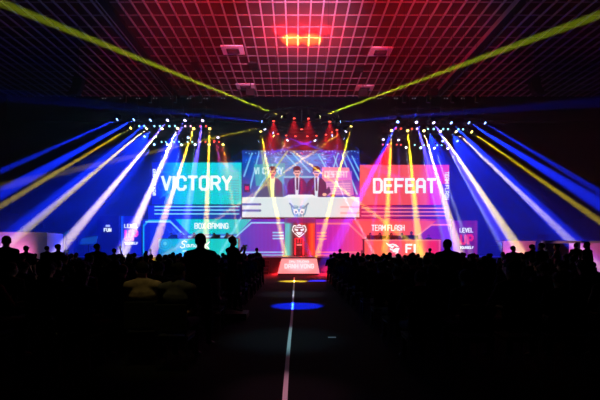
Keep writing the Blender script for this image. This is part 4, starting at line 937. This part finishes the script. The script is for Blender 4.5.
for s_ in (-1, 1): tube(bm, [(s_*.19, -.21, .39), (s_*.19, -.255, .54), (s_*.19, -.253, .86)], .011, 5)
for sx, sy in ((-1, 1), (1, 1), (-1, -1), (1, -1)): tube(bm, [(sx*.19, sy*.18, .40), (sx*.20, sy*.21, 0)], .011, 5)
CH['whole'] = mesh_of(bm, 'chair', M_SEAT)
def chair(x, y, rz, label, detailed, z=0.0, group=None):
    if detailed:
        r = empty('stacking_chair', (x, y, z), rz, label=label, cat='chair', group=group)
        for k_ in ('seat', 'backrest', 'frame'): link_mesh(k_, CH[k_], None, r)
        for m_ in LEGM: link_mesh('leg', m_, None, r)
    else:
        r = link_mesh('stacking_chair', CH['whole'], None, None, (x, y, z)); r.rotation_euler = (0, 0, rz); meta(r, label, 'chair', group)
    return r
rs = random.Random(11)
# people picked out in the photo: x, y, pose, shirt, hair, turn, scale, height of what they stand on, label
def at(px, d): return (px-CX)*d/F
PICK = [
 (at(200.5, 6.75), 6.75, 'stand_down', 'charcoal', 'short', 0, 1.06, 0, 'broad standing man with short hair and dark grey shirt, before the teal desk'),
 (at(232.5, 9.6), 9.6, 'stand_phone', 'black', 'short', -.9, 1.0, .14, 'slim standing man in profile holding up a phone, right of the teal desk'),
 (at(447.5, 8.6), 8.6, 'stand_cross', 'black', 'short', 0, 1.03, 0, 'broad standing man seen from behind, before the crimson LEVEL UP screen'),
 (at(6, 9.2), 9.2, 'stand_hip', 'black', 'short', .2, 1.08, 0, 'standing man at the left edge before the pink lit wall'),
 (at(97.5, 12.5), 12.5, 'stand_side', 'black', 'short', .5, 1.0, 0, 'standing man near the left side below the tiny FUN board'),
 (at(58, 13.4), 13.4, 'stand_phone', 'navy', 'short', -.3, 1.0, 0, 'standing spectator in blue light near the left, holding a phone'),
 (at(26, 14), 14, 'stand_down', 'black', 'cap', .2, .97, 0, 'standing spectator in a cap before the pink lit wall'),
 (at(47, 16), 16, 'stand_cross', 'black', 'short', 0, .97, 0, 'standing spectator right of the pink lit wall'),
 (at(114, 15), 15, 'stand_up', 'navy', 'short', .3, .92, 0, 'spectator with one arm raised below the blue LEVEL UP screen'),
 (at(472, 10.2), 10.2, 'stand_hip', 'navy', 'long', -.2, .85, 0, 'short long haired spectator standing right of the broad man'),
 (at(513, 15), 15, 'stand_side', 'navy', 'short', -.6, .97, 0, 'standing spectator in blue light before the white counter'),
 (at(541.5, 13.5), 13.5, 'stand_hip', 'navy', 'short', .4, 1.02, 0, 'standing man leaning at the left post of the white booth'),
 (at(531, 14.6), 14.6, 'stand_side', 'black', 'short', -1.0, 1.0, 0, 'standing man in profile just left of the white booth'),
 (at(557, 15.2), 15.2, 'stand_phone', 'white', 'short', .8, 1.02, 0, 'standing person in pale shirt with a lit phone inside the white booth'),
 (at(587, 14.5), 14.5, 'stand_down', 'charcoal', 'long', .5, 1.05, 0, 'long haired person standing at the right end of the white booth'),
 (at(576, 19), 19, 'stand_cross', 'black', 'short', 0, 1.05, 0, 'person with crossed arms deeper inside the white booth'),
 (at(340, 20.5), 20.5, 'stand_down', 'black', 'short', .3, .9, 0, 'spectator standing right of the slanted sign'),
 (at(258, 19.6), 19.6, 'stand_side', 'navy', 'short', .8, .93, 0, 'spectator standing left of the slanted sign, turned to it'),
 (at(146, 19.5), 19.5, 'stand_up', 'white', 'short', .2, .85, 0, 'pale haired spectator lit by the beams below LEVEL UP'),
 (at(430, 20), 20, 'stand_phone', 'black', 'bun', .1, .92, 0, 'spectator with hair in a bun holding a phone, before the red desk end'),
 (at(145, 5.9), 5.9, 'sit_left', 'beige', 'short', .1, 1.05, 0, 'seated spectator in a beige shirt, nearest on the left'),
]
KEEP = PICK
ROWY = [5.6+1.28*k for k in range(12)]
count = 0
ROWN = ['front row by the stage', 'second row from the stage', 'third row from the stage', 'fourth row from the stage', 'fifth row from the stage', 'sixth row from the stage', 'sixth row from the back', 'fifth row from the back', 'fourth row from the back', 'third row from the back', 'second row from the back', 'back row nearest the camera']
HAIRN = {'short': 'short haired', 'long': 'long haired', 'bun': 'bun wearing', 'cap': 'cap wearing'}
for ri, y in enumerate(ROWY):
    rown = ROWN[len(ROWY)-1-ri]
    for side in (-1, 1):
        k = 0
        while True:
            x = side*(1.62+.62*k)+(.0 if side < 0 else .05)
            if abs(x) > .69*y+.3 or k > 17: break
            k += 1
            if k > 2 and rs.random() < .13: continue
            sd = 'left block' if side < 0 else 'right block'
            seat = ORD[k-1]+' seat from the aisle'
            special = None
            if any(abs(x-q[0]) < .42 and abs(y-q[1]) < .75 for q in KEEP): continue
            pose = rs.choice(['sit_lap', 'sit_lean', 'sit_left', 'sit_right', 'sit_phone', 'sit_big', 'sit_lap'])
            shirt = rs.choice(['black', 'black', 'navy', 'charcoal', 'charcoal', 'red', 'green']); hair = rs.choice(['short', 'short', 'short', 'long', 'bun', 'cap'])
            if y < 7 and side < 0 and k == 1: shirt = 'grey'
            jx = rs.uniform(-.02, .02); jy = rs.uniform(-.06, .06); rz = rs.uniform(-.05, .05)
            chair(x+jx, y+jy, rz, 'dark stacking chair, %s, %s, %s' % (sd, rown, seat), y < 9.6, group='audience chairs')
            person(x+jx, y+jy, 0, pose, shirt, hair, 'seated %s spectator, %s, %s, %s' % (HAIRN[hair], sd, rown, seat), 'seated audience', rz, rs.uniform(.95, 1.06)); count += 1
print('seated', count)
#@@STAND
for i, (x, y, pose, shirt, hair, rz, s_, z, lab) in enumerate(PICK):
    if z: meta(obj('camera_case', boxm(x-.35, x+.35, y-.3, y+.3, 0, z, .01), M_BLACK), 'low black case under the slim man with the phone', 'case')
    o = person(x, y, z, pose, shirt, hair, lab, None, rz, s_)
    if pose.startswith('sit'): chair(x, y, rz, 'dark stacking chair under the spectator in the beige shirt', True)
    if pose in ('stand_phone', 'stand_up'):
        off = Vector((0, .335, 1.475)) if pose == 'stand_phone' else Vector((.17, .275, 1.77))
        p_ = Vector((x, y, z))+Matrix.Rotation(rz, 3, 'Z') @ (off*s_)
        ph = empty('smartphone', p_, rz, label='lit smartphone held by the '+' '.join(lab.split()[:7]).rstrip(','), cat='phone')
        obj('case', boxm(-.075, .075, -.001, .009, -.037, .037, .003), M_BLACK, ph)
        obj('display', boxm(-.068, .068, -.004, -.001, -.032, .032), emis('phone display', (.25, .35, .6), .5), ph)
# two phones held by seated spectators nearer the aisle are lit
# ------------------------------------------------------------------ teams on stage
RZ = STAGE_Z+.42
for (pa, pb, lab) in ((160, 237, 'low black riser under the left team'), (366, 440, 'low black riser under the right team')):
    meta(obj('stage_riser', boxm(at(pa, 31), at(pb, 31), 32.05, 33.5, STAGE_Z, RZ), M_BLACK), lab, 'platform')
GC = bmesh.new(); box(GC, -.24, .24, -.22, .24, .40, .48, .03); prism(GC, [(-.24, .48), (.24, .48), (.27, .95), (.17, 1.20), (-.17, 1.20), (-.27, .95)], -.30, -.22)
tube(GC, [(0, 0, .08), (0, 0, .42)], .03, 8)
for k in range(5): a = k*2*math.pi/5; tube(GC, [(0, 0, .09), (.28*math.cos(a), .28*math.sin(a), .03)], .018, 6)
ME_GC = mesh_of(GC, 'gaming_chair', M_BLACK)
ME_MON = mesh_of(boxm(-.25, .25, -.012, .015, .03, .29, .008), 'case', M_BLACK)
bm = bmesh.new(); box(bm, -.12, .12, -.1, .1, 0, .012); box(bm, -.02, .02, -.035, -.012, .0, .22); ME_MST = mesh_of(bm, 'stand', M_BLACK)
ME_MSC = mesh_of(boxm(-.235, .235, .0155, .018, .045, .275), 'display', emis('monitor picture', (.15, .35, .6), .8))
bm = bmesh.new()
tube(bm, [(-.085, 0, 0), (-.08, 0, .06), (-.04, 0, .115), (.04, 0, .115), (.08, 0, .06), (.085, 0, 0)], .012, 6)
for s_ in (-1, 1): box(bm, s_*.09-.018, s_*.09+.018, -.035, .035, -.04, .04, .01)
ME_HS = mesh_of(bm, 'headset', M_BLACK)
TY = P(0, 0, 31).y
for team, xs, top in (('left', (171, 181.5, 194, 214, 227), 2.28), ('right', (370.5, 380, 391.5, 402, 411.5), 2.25)):
    for i, px in enumerate(xs):
        x = at(px, 32.6); hgt = 1.08 if (team == 'right' and i == 4) else 1.0
        g = empty('gaming_chair', (x, 32.75, RZ), math.pi, label='black gaming chair of the %s team, %s from the left' % (team, ORD[i]), cat='chair', group='gaming chairs')
        link_mesh('shell', ME_GC, None, g)
        person(x, 32.75, RZ, 'sit_desk', 'navy', 'short', 'player of the %s team seated %s from the left behind the LED desk' % (team, ORD[i]), 'players on stage', math.pi, hgt)
        hs = meta(link_mesh('headset', ME_HS, None, None, (x, 32.75-.115*hgt*1, RZ+1.245*hgt)), 'black headset worn by the %s player from the left, %s team' % (ORD[i], team), 'headset', 'headsets')
        xm = at(px+3.2, 31.5); mz = P(0, 239, 31).z+.045
        m_ = empty('monitor', (xm, 31.45, mz if team == 'left' else P(0, 239.6, 31).z+.04), label='black monitor on the %s desk, %s from the left' % (team, ORD[i]), cat='monitor', group='monitors')
        link_mesh('case', ME_MON, None, m_); link_mesh('stand', ME_MST, None, m_); link_mesh('display', ME_MSC, None, m_)
person(at(428.5, 33), 33.0, STAGE_Z, 'stand_cross', 'black', 'short', 'referee standing on stage behind the right end of the red desk', None, math.pi, .95)

# ------------------------------------------------------------------ booths at the sides
LW = base('booth', P(20, 262, 24.2)*1, label='white booth wall lit pink at the far left', cat='booth')
x0, x1 = at(-40, 24), at(46, 24)
obj('back_panel', boxm(x0, x1, 24, 24.08, 0, P(0, 233, 24).z), M_WHITE, LW)
obj('top_rail', boxm(x0, x1+.05, 23.95, 24.13, P(0, 233, 24).z, P(0, 232, 24).z), M_WHITE, LW)
obj('side_panel', boxm(x1, x1+.06, 24, 25.6, 0, P(0, 233, 24).z), M_WHITE, LW)
RW = base('booth', P(520, 262, 24.2)*1, label='low white counter with a slanted end, lit pink, left of the framed booth', cat='booth')
bm = bmesh.new(); prism(bm, [(at(503, 24), 0), (at(526, 24), 0), (at(533, 24), P(0, 250, 24).z), (at(535.5, 24), P(0, 246, 24).z), (at(535.5, 24), P(0, 241.5, 24).z), (at(503, 24), P(0, 241.5, 24).z)], 24, 24.12)
obj('front_panel', bm, M_WHITE, RW)
obj('counter_top', boxm(at(502.5, 24), at(536, 24), 23.95, 24.8, P(0, 241.5, 24).z, P(0, 240.9, 24).z), M_WHITE, RW)
FB = base('booth', P(575, 262, 21)*1, label='white framed open booth at the far right', cat='booth')
d_ = 21.4; zt = P(0, 240.8, d_).z; zb = P(0, 243.2, d_).z
obj('top_beam', boxm(at(543, d_), at(640, d_), d_, d_+.15, zb, zt), M_WHITE, FB)
obj('post', boxm(at(543, d_), at(546, d_), d_, d_+.15, 0, zb), M_WHITE, FB)
obj('post', boxm(at(616, d_), at(619, d_), d_, d_+.15, 0, zb), M_WHITE, FB)
obj('back_panel', boxm(at(569, d_+1.8), at(640, d_+1.8), d_+1.8, d_+1.86, 0, zt), M_WHITE, FB)
obj('dark_backdrop', boxm(at(543, d_+1.8), at(569, d_+1.8), d_+1.8, d_+1.86, 0, zt), M_CURT, FB)
obj('counter', boxm(at(547, d_), at(568, d_), d_+.2, d_+.7, 0, 1.0, .01), M_BLACK, FB)
# tall roll-up banner in the booth
BN = base('banner_stand', P(578, 262, 21)*1, label='narrow dark banner stand inside the framed booth', cat='banner')
obj('banner', boxm(at(575.5, 20.9), at(580.5, 20.9), 20.9, 20.92, .08, P(0, 242, 20.9).z), mat('navy banner cloth', (.02, .025, .08), .8), BN)
obj('base', boxm(at(575.5, 20.9), at(580.5, 20.9), 20.8, 21.02, 0, .08, .01), M_BLACK, BN)
# navy board with small white FUN lettering
d_ = 30
NB = base('notice_board', (at(107, d_), d_, 0), label='dark navy board with tiny white FUN lettering left of the stage', cat='board')
obj('panel', boxm(at(97, d_), at(119, d_), d_, d_+.1, 0, P(0, 216, d_).z), mat('navy board', (.008, .010, .04), .7), NB)
bm = bmesh.new(); word(bm, 'FUN', 103.8, 228, 111.4, 232, d_, stroke=1.7, t=.02); obj('lettering', bm, emis('lit white letters', (.75, .85, .8), 1.3), NB)
bm = bmesh.new(); ppoly(bm, [(105.8, 224.8), (110, 224.8), (110, 227), (105.8, 227)], d_-.005, .02); obj('logo', bm, emis('lit lilac plate', (.35, .4, .9), 1.3), NB)
# bluish tilted screen
d_ = 28.5
TB = base('tilted_screen', (at(88, d_), d_, 0), label='small tilted blue screen beside the navy board', cat='screen')
bm = bmesh.new(); ppoly(bm, [(80, 244.4), (82, 238.5), (98, 236), (96, 243.6)], d_, .06); obj('display', bm, glow('dim blue picture', (15, 75, 175), .7), TB)
bm = bmesh.new(); a = P(88.5, 243, d_); tube(bm, [(a.x, d_+.05, a.z), (a.x, d_+.05, 0)], .03, 8); box(bm, a.x-.4, a.x+.4, d_-.2, d_+.3, 0, .04); obj('stand', bm, M_BLACK, TB)
bm = bmesh.new(); ppoly(bm, [(64, 233.5), (69, 230.2), (69, 233), (64, 236)], 31, .05)
o = obj('display', bm, glow('dim teal picture', (20, 80, 110), .6)); o.name = 'small_screen'; meta(o, 'tiny dim teal screen high beside the left booth', 'screen')
bm = bmesh.new(); a = P(66.5, 233, 31.1); box(bm, a.x-.03, a.x+.03, 31.0, 31.06, 0, a.z); meta(obj('screen_pole', bm, M_BLACK), 'thin black pole carrying the tiny teal screen', 'pole')

# flood lamps added out of sight on the floor to tint the booths
def flood(x, y, z, tx, ty, tz, col, pw, deg, lab):
    par_can((x, y, z), (tx, ty, tz), col, lab, 'added booth flood lamps', power=pw*K*.055, deg=deg, lens=2, scale=.8)
flood(at(2, 22), 22.4, .13, at(2, 24), 24, 1.9, 'lilac', .005, 110, 'added lilac flood lamp on the floor before the left booth wall')
flood(at(12, 22), 22.8, .13, at(12, 24), 24, 1.2, 'pink', .011, 100, 'added pink flood lamp on the floor before the left booth wall')
flood(at(520, 22), 22.6, .13, at(520, 24), 24, 1.7, 'pink', .006, 100, 'added pink flood lamp on the floor before the low counter')
flood(at(590, 21), 21.7, .13, at(596, 23), 23.2, 1.9, 'pink', .007, 110, 'added pink flood lamp on the floor inside the framed booth')
flood(at(565, 19), 19.6, .13, at(565, 21), 21.4, 2.1, 'rose', .006, 100, 'added rose flood lamp on the floor before the framed booth')

# ------------------------------------------------------------------ seating stands, hung speakers
def bleacher(xa, xb, rise, lab):
    r = base('seating_stand', ((xa+xb)/2, 38, 0), label=lab, cat='stand'); n_ = 9; wd = (xb-xa)/n_
    for k in range(n_):
        x_0 = xa+wd*k; h_ = .8+.55*((n_-1-k) if rise < 0 else k)
        obj('tier', boxm(x_0, x_0+wd, 25.5, 44.6, 0, h_), M_GREYC, r)
    xe = xb if rise < 0 else xa; bm = bmesh.new()
    for y in np.arange(25.6, 44.6, 1.6): tube(bm, [(xe, y, .8), (xe, y, 1.85)], .02, 5)
    for z in (1.3, 1.85): tube(bm, [(xe, 25.6, z), (xe, 44.4, z)], .02, 5)
    obj('railing', bm, M_STEEL, r)
bleacher(-30.6, -19.4, -1, 'dark tiered seating stand along the left wall')
bleacher(20.6, 32.0, 1, 'dark tiered seating stand along the right wall')
def line_array(px, d, lab):
    c = P(px, 79, d); r = base('line_array_speaker', c, label=lab, cat='speaker')
    for k in range(7):
        bm = bmesh.new(); z1 = c.z-.2*k; yo = -.018*k*k
        vs2 = [(-.33, z1), (.33, z1), (.33, z1-.185), (-.33, z1-.185)]; prism(bm, [(c.x+a, b) for a, b in vs2], c.y-.25+yo, c.y+.2+yo); obj('cabinet', bm, M_BLACK, r)
    bm = bmesh.new(); tube(bm, [(c.x, c.y-.1, c.z-.05), (c.x, c.y-.1, CEIL+.12)], .015, 6); obj('hoist_chain', bm, M_BLACK, r)
    bm = bmesh.new(); box(bm, c.x-.3, c.x+.3, c.y-.35, c.y+.2, c.z, c.z+.06); tube(bm, [(c.x, c.y, c.z-.1), (c.x, c.y-.9, c.z-1.45)], .012, 5); obj('fly_frame', bm, M_BLACK, r)
line_array(79, 30, 'black column of hung loudspeakers high on the left')
line_array(534, 30, 'black column of hung loudspeakers high on the right')
for px, py, lab in ((184, 93, 'black box speaker hung far back by the left channel'), (250.5, 93, 'black box speaker hung far back left of the ring truss'), (363, 94, 'black box speaker hung far back right of the ring truss'), (433, 93, 'black box speaker hung far back by the right channel')):
    c = P(px, py, 41); r = base('hanging_speaker', c, label=lab, cat='speaker')
    obj('cabinet', boxm(c.x-.42, c.x+.42, c.y-.3, c.y+.3, c.z-.35, c.z+.35, .02), M_BLACK, r)
    obj('grille', boxm(c.x-.38, c.x+.38, c.y-.32, c.y-.3, c.z-.31, c.z+.31), M_STEEL, r)
    bm = bmesh.new(); tube(bm, [(c.x, c.y, c.z+.35), (c.x, c.y, CEIL+.12)], .03, 6); obj('drop_rod', bm, M_BLACK, r)
